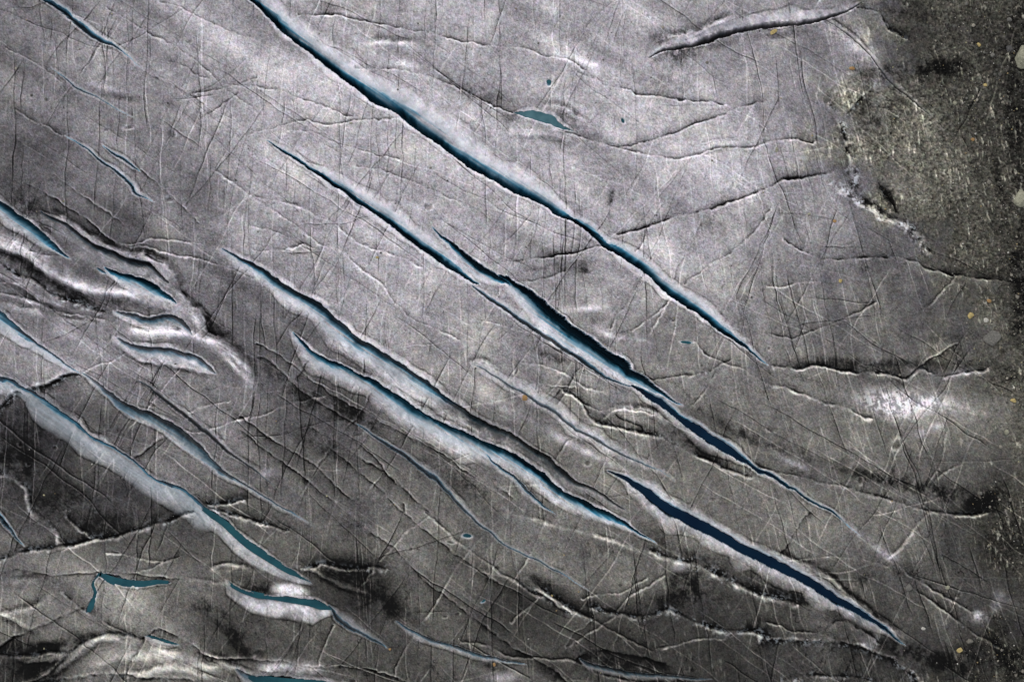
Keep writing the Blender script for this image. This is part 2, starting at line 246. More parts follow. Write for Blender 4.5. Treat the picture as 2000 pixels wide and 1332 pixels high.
 (3,1.6,.30,.12,.2,1,None,'1675,12 1712,22 1737,57 1770,78'),
 (4,1.8,.22,.0,.3,1,None,'1717,355 1728,372 1745,395 1755,412'),
 (2.5,1.3,.05,.18,.0,1,None,'1500,557 1540,556 1575,551 1605,549'),
 (3,1.3,.12,.10,.0,1,None,'1505,650 1560,655 1610,637 1660,615 1705,592'),
 (2.5,1.3,.06,.14,.0,1,None,'1765,648 1800,610 1840,570 1868,540'),
 (2.5,1.3,.08,.14,.0,1,None,'1800,990 1815,950 1845,920 1878,906'),
 (2.5,1.3,.06,.14,.0,1,None,'1795,980 1810,940 1835,905 1850,850'),
 (2.5,1.3,.12,.08,.0,1,None,'1270,740 1310,738 1345,731 1385,723 1430,705'),
 (3,1.4,.10,.14,.0,1,None,'1360,672 1375,690 1420,710 1455,722 1500,748'),
 (2.5,1.3,.10,.12,.0,1,None,'1352,790 1375,760 1400,725 1412,715'),
 (3,1.4,.10,.12,.0,1,'fine straight crack leaning down from the dark crooked crack, upper right','1373,420 1365,450 1345,490 1325,530 1320,545'),
 (3,1.4,.12,.08,.0,1,None,'1340,553 1360,535 1390,515 1420,500 1450,475 1500,410'),
 (2.5,1.3,.10,.10,.0,1,None,'1250,525 1240,500 1252,485 1260,450'),
 (2.5,1.3,.10,.10,.0,1,None,'1192,635 1210,605 1225,590 1240,565 1250,543'),
 (2.5,1.3,.06,.16,.0,1,None,'1265,652 1280,625 1295,595 1305,585'),
 (2.5,1.3,.06,.16,.0,1,None,'1212,660 1240,635 1275,612 1300,590'),
 (2.5,1.3,.10,.10,.0,1,None,'1005,740 1018,708 1030,680'),
 (2.5,1.3,.12,.06,.0,1,None,'1090,790 1105,760 1120,733 1130,722'),
 (3,1.6,.10,.16,.2,1,None,'1137,788 1155,795 1175,802'),
 (4,2.2,.16,.22,.3,1,'ragged white crack with teal flecks between furrow and flooded crevasse, right of middle','1100,765 1130,780 1155,818 1200,833 1237,838 1287,851 1325,871 1375,891 1425,916 1465,928'),
 (3,1.4,.22,.0,.0,1,None,'1200,812 1237,828 1262,842 1285,850'),
 (3,1.6,.06,.20,.1,1,None,'1020,712 1060,718 1100,732 1140,752 1175,762'),
 (2.5,1.3,.06,.20,.0,1,None,'1120,760 1080,760 1050,757'),
 (3,1.5,.06,.20,.0,1,None,'1180,815 1205,798 1240,800 1275,812'),
 (2.5,1.3,.10,.10,.0,1,None,'1090,895 1110,863 1118,858'),
 (2.5,1.3,.14,.06,.0,1,None,'1265,895 1285,875 1295,862'),
 (2.5,1.3,.06,.18,.0,1,None,'1160,1210 1125,1240 1110,1266'),
 (2.5,1.3,.06,.18,.0,1,None,'1205,1192 1230,1162 1260,1148 1300,1125'),
 (2.5,1.3,.06,.18,.1,1,None,'1140,1164 1180,1155 1220,1148 1265,1130'),
 (2.5,1.3,.06,.16,.0,1,None,'1000,1135 1030,1084 1045,1058 1064,1018'),
 (2.5,1.3,.04,.16,.0,1,None,'1000,1210 1022,1195 1046,1172'),
 (2.5,1.3,.06,.18,.0,1,None,'1115,1264 1140,1245 1175,1218 1200,1203'),
 (2.5,1.3,.04,.18,.1,1,None,'1285,1266 1320,1258 1360,1250 1410,1247'),
 (2.5,1.3,.04,.16,.0,1,None,'740,1095 765,1070 790,1040 815,1025 845,1000'),
 (2.5,1.3,.04,.18,.0,1,None,'820,1220 845,1180 880,1125 910,1080 945,1040 985,999'),
 (2.5,1.3,.04,.18,.0,1,None,'685,1180 705,1145 720,1120 730,1108'),
 (2.5,1.3,.08,.16,.0,1,None,'620,1302 635,1255 650,1220'),
 (2.5,1.3,.08,.14,.0,1,None,'770,1322 780,1295 795,1260 805,1238'),
 (2.5,1.3,.14,.06,.0,1,None,'1090,765 1070,790 1060,800'),
 (3,1.4,.16,.08,.0,1,None,'640,1304 660,1300 700,1302 740,1310'),
 (3,1.4,.14,.16,.0,1,None,'1500,1218 1520,1222 1545,1234 1570,1232 1600,1235 1630,1248'),
 (4,1.8,.20,.10,.0,1,None,'1617,1230 1635,1214 1660,1220 1690,1234 1712,1250'),
 (3,2.2,.18,.12,.4,1,None,'1525,1330 1560,1322 1595,1318 1640,1322 1700,1330'),
 (3,1.4,.16,.06,.0,1,None,'1580,1001 1560,1020 1540,1060 1522,1080'),
]
# broad soft features: x, y, half-length, half-width, turn (degrees, clockwise), darkening(-)/lightening(+), bump height
BLOB = [
 (1420,82,60,8,-14,-.14,0),(1530,66,60,7,-8,-.12,0),(1330,112,40,8,-8,-.14,0),  # shadow of the top right trench, painted along its edge
 (1350,330,110,50,-10,.03,2),(1300,480,60,40,-20,.04,2),(1480,380,50,40,30,.05,2),(1420,420,22,50,-25,-.06,-2),(1540,420,24,50,-20,-.06,-2),(1200,120,90,40,15,.04,2),(480,210,90,60,0,.03,2),(720,400,110,50,33,.03,2),(1000,480,70,30,-10,-.04,-2),
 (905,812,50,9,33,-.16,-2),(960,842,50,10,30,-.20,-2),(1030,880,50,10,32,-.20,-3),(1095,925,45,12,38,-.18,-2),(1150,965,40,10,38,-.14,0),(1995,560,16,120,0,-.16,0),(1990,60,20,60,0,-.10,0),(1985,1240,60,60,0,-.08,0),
 (795,128,26,7,8,.24,2),
 (40,300,60,90,0,-.05,0),(60,410,60,26,30,-.14,-2),(240,190,42,7,10,-.12,-5),(212,172,34,6,8,.10,3),
 (30,860,70,60,0,-.10,0),(15,900,60,30,20,-.10,0),(60,960,90,40,0,-.06,0),(150,990,70,40,0,-.07,0),(200,1015,60,30,-20,-.10,0),
 (40,1120,50,10,0,-.14,0),(80,1070,50,10,-10,-.18,0),(100,1262,60,9,-5,-.22,-4),(60,1305,70,20,0,-.20,-4),(150,1245,40,14,0,-.10,0),
 (420,1200,60,14,38,-.16,-4),(470,1260,40,12,50,-.16,-3),(330,1200,30,18,0,-.08,0),(385,1190,22,10,0,-.10,0),
 (245,1290,110,22,-8,.10,-6),(330,1290,60,24,5,.10,-4),(480,1300,110,12,3,.14,3),(560,1305,60,12,5,.16,3),
 (560,1185,70,16,7,.16,-2),(566,1153,34,12,8,.62,4),(520,1090,40,12,32,.12,0),(490,1080,60,16,32,.10,0),
 (450,1140,22,7,0,.10,2),(440,1110,22,6,-10,.12,3),(505,1145,30,12,10,-.20,-3),(470,1155,20,8,0,-.10,0),
 (690,1110,50,22,10,-.12,-3),(660,1120,30,14,0,-.10,0),(730,1160,60,30,25,-.12,0),(760,1190,50,20,20,-.10,0),(705,1180,25,12,0,-.10,0),
 (600,780,60,18,38,-.12,-3),(670,800,60,20,35,-.14,-2),(620,860,70,24,35,-.08,0),(720,830,50,16,30,-.12,0),(880,930,70,16,35,-.10,0),(940,960,60,14,30,-.10,0),
 (525,922,14,10,0,.18,4),(440,690,70,12,40,.14,4),(395,660,70,9,8,.18,4),(480,740,40,12,55,.14,-3),(440,560,50,26,35,-.10,0),(440,650,50,14,40,-.16,-3),(520,720,60,14,40,-.12,-2),
 (120,650,70,24,35,.04,0),(60,490,70,9,28,.20,5),(150,556,70,11,22,.24,6),(250,580,70,12,8,.22,6),(340,606,50,12,14,.24,6),(385,640,9,36,-12,.18,5),(60,525,60,9,32,-.12,-3),(110,558,60,8,25,-.12,-3),(160,590,50,9,20,-.12,-3),(230,600,14,9,10,-.20,-5),(290,632,60,6,5,-.14,-3),(340,545,18,40,-35,.10,3),(160,510,60,16,20,.05,0),(290,560,50,7,30,-.14,-4),
 (330,655,70,7,5,.20,4),(270,690,30,14,20,-.10,-3),(140,835,60,8,38,.12,2),(190,870,40,8,35,.12,2),(300,945,60,18,38,.05,0),
 (640,870,40,18,30,-.06,0),(300,760,50,12,30,-.08,0),(300,735,40,8,20,.08,2),
 (1300,78,30,20,0,-.20,-6),(1282,70,10,16,0,-.16,-4),(1310,140,34,34,35,-.14,-2),(1325,100,40,12,-10,-.16,0),(1195,402,5,32,4,-.26,-4),(1190,360,22,50,0,-.08,0),
 (1390,72,40,9,-22,-.14,0),(1260,165,50,16,30,-.06,0),
 (1720,145,50,16,5,-.22,0),(1820,137,60,16,-6,-.26,0),(1760,20,50,16,10,-.18,0),(1700,100,22,40,-30,.14,3),(1660,95,20,24,-35,.10,2),(1720,230,40,40,0,-.12,0),(1700,210,40,30,0,-.08,0),
 (1735,380,12,26,-38,-.18,-4),(1755,372,14,30,-38,.10,3),
 (950,190,55,18,20,-.14,-3),(995,232,16,12,0,-.18,-3),(900,170,50,12,20,-.06,0),(1110,225,60,22,35,-.13,-2),(1160,265,30,10,40,-.10,0),(1080,275,80,14,18,-.06,0),
 (1110,115,60,10,16,.16,2),(1160,128,40,8,16,.12,2),(740,90,50,5,-2,.10,3),(795,97,20,7,10,.12,3),(620,75,36,10,38,.12,3),(680,35,30,6,8,.20,3),
 (650,20,60,14,20,-.08,0),(780,170,50,10,35,.10,0),(860,235,60,14,35,.14,0),(930,300,50,10,38,.12,0),
 (1145,520,24,16,0,-.16,-5),(1145,528,9,6,0,-.16,-4),(1150,603,30,6,-6,.22,5),(1150,625,28,12,0,-.10,-2),(1060,527,50,7,-6,-.12,0),(1250,460,30,12,-10,-.14,0),
 (1165,660,26,9,20,-.12,-3),(1210,658,36,6,20,.18,3),(1185,648,16,8,10,.10,0),(1250,665,24,4,15,.14,0),
 (1395,440,18,40,-30,-.08,-2),(1380,430,16,16,0,-.06,0),(1450,470,40,40,0,.03,0),(1350,640,50,30,0,-.05,0),(1310,625,20,14,0,-.08,0),
 (1060,700,44,14,12,-.16,-4),(1085,705,20,9,20,-.10,-2),(1230,815,60,8,20,.10,3),(1330,855,70,14,28,-.12,0),(1360,865,50,10,32,-.10,0),
 (960,770,40,22,45,.12,0),(990,800,30,14,30,.10,0),(1100,855,90,8,30,.18,3),(1180,895,60,7,24,.14,2),
 (1560,715,60,8,5,-.10,-2),(1680,712,90,10,4,-.16,-3),(1800,712,60,9,-2,-.10,0),(1570,740,60,9,15,-.08,0),(1740,745,40,9,0,-.10,0),
 (1738,790,66,26,14,.44,0),(1800,782,60,18,8,.32,0),(1870,800,60,22,10,.14,0),(1880,728,34,9,-8,.20,0),(1800,846,14,9,0,.16,0),(1830,836,10,7,0,.16,0),
 (1548,905,34,7,28,.28,3),(1520,875,60,12,20,-.16,-3),(1570,930,26,10,0,-.12,0),(1690,925,90,14,8,-.14,-2),(1760,945,90,16,14,-.16,-3),(1850,965,60,16,10,-.16,0),(1920,985,30,18,-20,-.24,0),(1740,860,14,7,-50,.06,-3),
 (1470,850,60,16,10,-.06,0),(1430,840,50,9,28,-.10,0),
 (1350,1130,40,26,0,-.16,-2),(1365,1165,50,22,10,-.14,0),(1300,1175,60,14,-5,-.08,0),(1330,1108,14,7,0,.20,4),(1275,1040,40,14,30,-.08,0),(1340,1035,20,10,0,-.12,-3),(1370,1095,60,8,25,-.14,-3),
 (1310,1190,12,5,0,.14,3),(1190,1075,60,9,12,-.10,-2),(960,1300,30,10,15,-.18,-4),(985,1320,34,14,5,.20,0),(940,1300,40,10,5,.06,0),
 (1060,1140,40,9,20,-.14,-3),(1190,1290,60,12,10,-.12,0),(1080,1310,30,14,30,-.14,0),
 (1725,1080,26,9,35,.18,2),(1700,1060,34,12,35,.10,0),(1740,1088,14,7,0,.20,0),(1912,1203,18,12,20,.38,0),(1960,1165,18,12,20,.16,0),(1948,1185,9,14,30,.20,0),(1985,1185,18,10,40,.14,0),
 (1690,1125,26,12,10,-.12,-2),(1750,1120,40,12,30,-.10,0),(1540,1165,50,10,15,-.14,-3),(1620,1225,30,8,20,.08,2),(1690,1255,20,10,40,.16,3),(1708,1245,8,16,20,.20,3),
 (1760,1235,24,8,45,.10,0),(1780,1275,70,16,20,-.16,-2),(1900,1290,120,30,0,-.14,0),(1960,1060,60,50,0,-.08,0),(1960,950,40,30,0,-.06,0),
 (1992,480,22,160,0,-.10,0),(1985,210,20,90,0,-.10,0),(1950,70,40,60,0,-.05,0),(1955,365,9,60,-5,-.14,-3),(1940,640,30,30,0,.06,2),(1960,720,26,40,10,-.12,0),(1985,700,18,24,0,.10,2),(1960,790,30,26,0,.06,0),
 (1880,655,60,8,-5,-.10,0),(1925,555,40,10,10,.10,0),
]
# brightness of the flat ice crust (silt cover, with the lens's corner shading painted in), 0-255
TONE = '''1400,340,160 1300,320,156 50,50,108 250,100,140 400,60,146 600,250,168 900,60,152 1100,60,152 1200,230,164 1400,250,160 1500,150,132 1600,100,122 1850,100,62 1950,250,54
1800,300,98 1700,300,104 1600,400,130 1750,550,95 1900,450,76 1950,550,60 50,200,112 40,300,88 200,330,115 350,400,115 500,450,154 700,480,163 850,400,163 1000,430,160
1150,560,140 1350,480,153 1450,600,135 1350,720,120 1550,650,114 1650,650,94 1850,600,82 1950,700,74 450,560,104 600,540,138 750,600,156 900,650,140 1050,850,104
1200,850,108 1100,760,118 1400,850,84 1500,820,106 1650,850,102 1850,820,105 1850,900,82 1900,1000,64 1400,980,104 1600,1020,108 1750,1000,96 1600,1180,68 1700,1300,56
1850,1150,70 1950,1100,60 1950,1290,54 1500,1220,64 1400,1290,48 1250,1250,52 1200,1100,96 1050,1080,104 1000,1200,54 900,1120,84 800,1050,106 700,950,92 600,900,90
650,780,74 800,900,88 550,700,90 500,650,92 400,800,108 350,880,118 300,760,112 130,700,140 80,650,122 120,560,95 200,450,80 100,850,52 100,950,60 250,1000,64 200,900,76
50,1170,116 100,1200,122 250,1180,128 350,1060,74 450,1060,80 350,1150,104 250,1290,108 350,1300,100 50,1310,50 450,1240,62 550,1250,72 650,1280,80 700,1150,44 850,1250,74
800,1300,68 950,1310,76 -150,50,95 -150,600,95 -150,1100,70 -100,1450,60 700,1450,65 1500,1450,55 2100,1400,40 2150,900,60 2150,400,40 2150,50,45 1500,-130,135 700,-130,150 100,-130,110'''
# small melt holes: x, y, half-length, half-width, turn, water
HOLES = [(1072,160,5,4.5,0,1),(1216,236,3.5,6,-15,1),(914,1045,10,5,0,1),(882,1057,9,3.5,0,0),(1150,905,7,6,0,0),(1397,971,9,4,-15,0),(1510,838,10,5,-10,0),
 (219,1082,9,4,0,0),(442,1111,22,7,-12,0),(249,250,11,4,-15,0),(207,256,5,3,0,0),(330,393,9,5,10,0),(333,262,9,6,0,0),(372,79,6,4,-40,0),(783,30,4,2.5,-30,0),
 (1751,866,13,9,-45,0),(1675,938,5,7,0,0),(803,1075,4,4,0,0),(895,1194,6,3,0,0),(867,1200,7,3,-15,0),(1312,625,5,3,-25,0),(1219,542,6,3,-25,0),(1200,577,5,2.5,0,0),(1337,669,14,3,5,1),
 (1343,732,8,5,-20,0),(1370,729,7,5,-15,0),(1128,1262,3,3,0,0),(1297,1263,9,4,-15,0),(1870,1162,9,4,-20,0),(1503,680,4,4,0,0),(655,706,9,7,20,0),(36,691,5,4,0,0),(508,1023,6,4,0,0),
 (948,505,5,2.5,10,0),(295,792,11,5,10,0),(945,1172,5,2,-30,1),(697,851,8,3,-15,0),(690,1331,7,7,0,0),(508,1278,10,8,0,0),(42,866,5,5,0,0),(104,876,5,4,0,0),(54,905,6,3,-15,0),(354,938,4,3,0,0),
 (838,404,9,7,10,0)]

# rounded ridges and folds of pale ice: half-width, height, paleness, shade painted at its foot, side of that foot, line
RIDGE = [
 (7,4,.20,.14,1,'150,1262 190,1250 240,1252 280,1262'),
 (10,4,.22,.06,-1,'170,1300 220,1288 260,1284 300,1290'),
 (7,4,.24,.10,1,'290,1270 330,1275 370,1285 410,1298 440,1306'),
 (5,3,.14,.14,-1,'20,1290 60,1288 100,1284 135,1276'),
 (6,3,.14,.10,1,'-20,1210 30,1195 80,1180 110,1160'),
 (4,2,.16,.12,1,'350,1130 400,1140 440,1140'),
 (4,2,.16,.14,1,'400,1120 440,1105 480,1110 505,1122'),
 (5,3,.12,.12,-1,'560,1105 600,1112 640,1128 690,1150 730,1168'),
 (5,2,.26,.10,-1,'1622,205 1640,240 1655,275 1665,310 1672,362'),
 (5,2,.30,.14,1,'1630,363 1660,380 1700,405 1730,428 1762,438 1795,460 1822,488'),
 (4,2,.22,.10,1,'1750,178 1787,209 1820,230'),
 (8,4,.12,.10,1,'1610,30 1640,60 1670,88 1700,122'),
 (7,3,.10,.06,-1,'1345,300 1390,288 1440,285 1480,284'),
 (9,5,.28,.13,-1,'-60,448 0,478 50,500 100,535 150,558 200,572 250,577 300,590 345,603 375,618 392,640 399,660'),
 (6,5,.24,.16,1,'90,415 120,430 165,452 215,482 262,498 290,503 318,515 335,535 346,556 353,578'),
 (5,4,.24,.20,1,'300,545 325,560 350,578 375,595 395,612 404,630 402,648'),
 (5,4,.30,.12,1,'228,626 270,634 310,640 350,648 375,656'),
 (8,6,.30,.18,1,'240,645 290,650 340,655 390,662 430,672 455,690 475,715 490,745'),
 (4,3,.26,.10,-1,'232,676 275,703 310,712 345,718 380,726 414,735'),
 (4,3,.24,.10,1,'430,690 455,714 475,736 498,760'),
 (6,4,.20,.10,-1,'-40,530 0,540 40,560 90,590 140,600'),
 (5,3,.16,.08,1,'-40,590 20,600 80,612 150,628 200,640'),
 (4,3,.22,.16,1,'0,1140 40,1135 82,1131'),
 (5,4,.28,.10,1,'240,1318 287,1311 325,1304 362,1301 400,1316 425,1326'),
 (6,4,.20,.14,-1,'55,1334 100,1310 137,1286 170,1264 200,1250 240,1246'),
 (6,4,.16,.10,1,'395,1272 440,1292 475,1312 500,1316'),
 (9,4,.28,.06,-1,'495,1303 560,1308 610,1311 645,1318'),
 (6,5,.14,.12,-1,'-30,1180 20,1205 60,1225 90,1232'),
 (5,4,.14,.12,-1,'130,800 165,832 205,858 245,880'),
 (7,5,.16,.10,1,'640,655 700,690 760,735 820,775 870,800 930,835 990,865'),
 (6,4,.18,.10,-1,'585,575 620,590 650,600 668,612'),
 (6,4,.20,.14,1,'915,716 930,710 950,714 985,735'),
 (5,4,.16,.14,-1,'1255,955 1300,975 1340,1000 1380,1012'),
 (5,4,.20,.20,1,'1500,1075 1537,1088 1582,1107 1625,1132 1675,1172 1725,1217 1770,1252'),
 (6,5,.16,.18,1,'1290,68 1330,72 1370,62 1410,42 1450,30'),
 (5,4,.14,.14,1,'1060,205 1100,210 1135,230 1165,258'),
 (6,4,.14,.10,-1,'985,255 1030,262 1080,268 1125,280'),
 (6,4,.12,.12,1,'720,92 760,86 800,90 830,100'),
 (5,4,.20,.14,1,'1175,812 1205,800 1245,800 1285,815 1315,835'),
 (4,3,.20,.16,1,'1635,1218 1660,1222 1690,1238 1706,1250'),
]
# ------------------------------------------------------------------ relief and crust of the glacier, on a fine grid
H = 1.6
X0, X1, Y0, Y1 = -100.0, 2100.0, -100.0, 1432.0
xs = np.arange(X0, X1 + .1, H); ys = np.arange(Y0, Y1 + .1, H)
nx, ny = len(xs), len(ys)
GX, GY = np.meshgrid(xs, ys)
KX = np.fft.rfftfreq(nx, H)[None, :]; KY = np.fft.fftfreq(ny, H)[:, None]

def norm(f): return ((f - f.mean()) / f.std()).astype(np.float32)
def filt(g): return norm(np.fft.irfft2(np.fft.rfft2(rng.standard_normal((ny, nx))) * g, s=(ny, nx)))
def fractal(beta, lmax=600., lmin=3.):
    k = np.sqrt(KX**2 + KY**2); k = np.maximum(k, 1. / lmax)
    return filt(k**(-beta) * np.exp(-(k * lmin)**2))
def streaks(long, thin, ang):
    a = math.radians(ang); c, s = math.cos(a), math.sin(a)
    u, v = KX * c + KY * s, -KX * s + KY * c          # u along the streak
    return filt(np.exp(-2 * (math.pi * u * long)**2) * np.exp(-2 * (math.pi * v * thin)**2))
def sm(a, b, x):
    t = np.clip((x - a) / (b - a), 0, 1); return t * t * (3 - 2 * t)

warp_x = fractal(1.9, 160, 14) * 2.0; warp_y = fractal(1.9, 160, 14) * 2.0
XW, YW = GX + warp_x, GY + warp_y
n_big = fractal(2.2, 500, 30); n_mid = fractal(1.7, 140, 5); n_fine = fractal(1.1, 40, 1.2); n_white = fractal(.2, 20, 1.0)
n_edge = fractal(1.3, 40, 5); n_grit = fractal(1.15, 40, 1.5); n_rub = fractal(.95, 50, 2.2)
n_vert = .5 * streaks(14, .7, 90) + .5 * streaks(30, .9, 88) + .5 * streaks(12, .8, 96); n_tilt = .5 * streaks(14, .7, 74) + .5 * streaks(28, .9, 70) + .5 * streaks(10, .8, 80)
n_dash = streaks(5, 1.0, 80); n_lump = fractal(.6, 16, 3.0)
n_wall = streaks(30, .9, 34); n_flow = streaks(16, 1.1, 56)

def spline(p, step):
    p = np.array(p, float); n = len(p); out = []
    q = np.vstack([2 * p[0] - p[1], p, 2 * p[-1] - p[-2]])
    for i in range(n - 1):
        a, b, c, d = q[i:i + 4]
        m = max(2, int(np.hypot(*(c - b)[:2]) / step))
        for t in np.arange(m) / m:
            r = .5 * (2 * b + (c - a) * t + (2 * a - 5 * b + 4 * c - d) * t**2 + (3 * b - a - 3 * c + d) * t**3)
            if len(r) > 2: r[2:] = b[2:] + (c - b)[2:] * t
            out.append(r)
    out.append(p[-1])
    return np.array(out)

def trace(p, R):
    """signed distance (+ to the left of the line as seen in plan) and the line's values around a line; returns window, t, values"""
    x0, x1 = p[:, 0].min() - R, p[:, 0].max() + R; y0, y1 = p[:, 1].min() - R, p[:, 1].max() + R
    i0, i1 = max(0, int((x0 - X0) / H)), min(nx, int((x1 - X0) / H) + 2)
    j0, j1 = max(0, int((y0 - Y0) / H)), min(ny, int((y1 - Y0) / H) + 2)
    if i1 - i0 < 2 or j1 - j0 < 2: return None
    D = np.full((j1 - j0, i1 - i0), 1e9); SG = np.ones_like(D); V = np.zeros(D.shape + (p.shape[1] - 2,)); L = np.zeros_like(D)
    ell = 0.
    for k in range(len(p) - 1):
        a, b = p[k], p[k + 1]
        dx, dy = b[0] - a[0], b[1] - a[1]; ln = math.hypot(dx, dy) + 1e-9
        ia, ib = max(i0, int((min(a[0], b[0]) - R - X0) / H)), min(i1, int((max(a[0], b[0]) + R - X0) / H) + 2)
        ja, jb = max(j0, int((min(a[1], b[1]) - R - Y0) / H)), min(j1, int((max(a[1], b[1]) + R - Y0) / H) + 2)
        if ib <= ia or jb <= ja: ell += ln; continue
        px, py = XW[ja:jb, ia:ib] - a[0], YW[ja:jb, ia:ib] - a[1]
        c = np.clip((px * dx + py * dy) / ln**2, 0, 1)
        d = np.hypot(px - c * dx, py - c * dy)
        sl = (slice(ja - j0, jb - j0), slice(ia - i0, ib - i0))
        m = d < D[sl]
        D[sl] = np.where(m, d, D[sl]); SG[sl] = np.where(m, np.where(dy * px - dx * py >= 0, 1., -1.), SG[sl])
        L[sl] = np.where(m, ell + c * ln, L[sl])
        for q in range(V.shape[2]): V[sl + (q,)] = np.where(m, a[2 + q] + (b[2 + q] - a[2 + q]) * c, V[sl + (q,)])
        ell += ln
    return (slice(j0, j1), slice(i0, i1)), D * SG, V, L, D

# tone of the crust
tone = np.zeros((ny, nx)); wsum = np.zeros((ny, nx))
for q in TONE.split():
    a, b, c = (float(v) for v in q.split(','))
    w = 1. / (((GX - a)**2 + (GY - b)**2) / 60.**2 + .35)**2
    tone += w * c; wsum += w
V = tone / wsum / 255.; V = .47 + (V - .47) * np.where(V < .47, .97, 1.03)
xb = np.interp(GY, [-200, 0, 60, 130, 180, 250, 330, 420, 500, 560, 650, 720, 800, 900, 1000, 1100, 1200, 1300, 1500],
               [1700, 1720, 1760, 1730, 1665, 1655, 1695, 1765, 1850, 1925, 1950, 1935, 1965, 2000, 1985, 1990, 1990, 1900, 1850])
MOR = sm(-110, 100, GX - xb + 35 * n_mid)                    # gravel-strewn ice
EAST = sm(1250, 1750, GX + .25 * GY)
n_strike = streaks(80, 9, 33); n_east = streaks(60, 8, 72)
V *= 1 + .055 * ((1 - EAST) * n_strike + EAST * n_east)
Z = .5 * ((1 - EAST) * n_strike + EAST * n_east) + 3.0 * n_big + .9 * n_mid + .16 * n_fine
Z += MOR * (1.1 * n_lump + .5 * n_mid)
V *= .985 + .04 * n_mid + .035 * n_fine + .085 * n_white
V += .012 * n_white
veins = np.exp(-(fractal(1.9, 130, 7) / .035)**2) * sm(.1, 1., fractal(1.8, 200, 20))
low = sm(500, 1000, GX * .35 + GY)
V -= (.05 + .09 * low) * veins; Z -= 1.0 * veins
lines = (1 - EAST) * n_vert + EAST * n_tilt
V *= 1 + .014 * lines
V += .07 * sm(2.0, 3.2, lines) * (1 - MOR) - .05 * sm(2.1, 3.2, -lines) * (1 - MOR)
Z -= .35 * sm(1.9, 3.0, np.abs(lines))
dash = sm(1.5, 2.7, n_dash + .45 * n_mid) * (.30 * EAST + .82 * MOR + .10 * EAST * sm(800, 1200, GY))
V += .27 * dash; Z += .5 * dash
V *= 1 + MOR * .16 * n_lump
BLUE = np.zeros((ny, nx)); BF = np.zeros((ny, nx)); WHITE = np.zeros((ny, nx))
BROWN = np.clip(.95 * MOR + .06 * n_mid + .42 * sm(650, 1350, GX * .25 + GY), 0, 1)

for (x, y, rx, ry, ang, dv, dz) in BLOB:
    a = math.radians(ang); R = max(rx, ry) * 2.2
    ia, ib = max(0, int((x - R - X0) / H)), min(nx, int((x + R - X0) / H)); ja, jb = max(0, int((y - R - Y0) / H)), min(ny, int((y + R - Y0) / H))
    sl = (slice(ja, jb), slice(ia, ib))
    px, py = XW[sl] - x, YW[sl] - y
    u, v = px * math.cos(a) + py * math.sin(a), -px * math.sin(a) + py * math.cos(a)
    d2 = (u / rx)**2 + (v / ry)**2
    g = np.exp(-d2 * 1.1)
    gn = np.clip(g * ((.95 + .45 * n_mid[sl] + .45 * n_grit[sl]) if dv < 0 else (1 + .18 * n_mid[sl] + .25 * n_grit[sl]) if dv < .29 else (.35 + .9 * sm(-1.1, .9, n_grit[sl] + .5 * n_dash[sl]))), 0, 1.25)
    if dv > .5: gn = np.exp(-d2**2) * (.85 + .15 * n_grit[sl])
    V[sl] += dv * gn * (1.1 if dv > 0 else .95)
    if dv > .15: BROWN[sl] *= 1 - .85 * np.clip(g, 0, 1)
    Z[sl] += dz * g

ID = np.zeros((ny, nx), np.int32); PART = np.zeros((ny, nx), np.int8)
KEEP = np.ones((ny, nx))                                   # 0 inside crevasses, where surface cracks do not run on
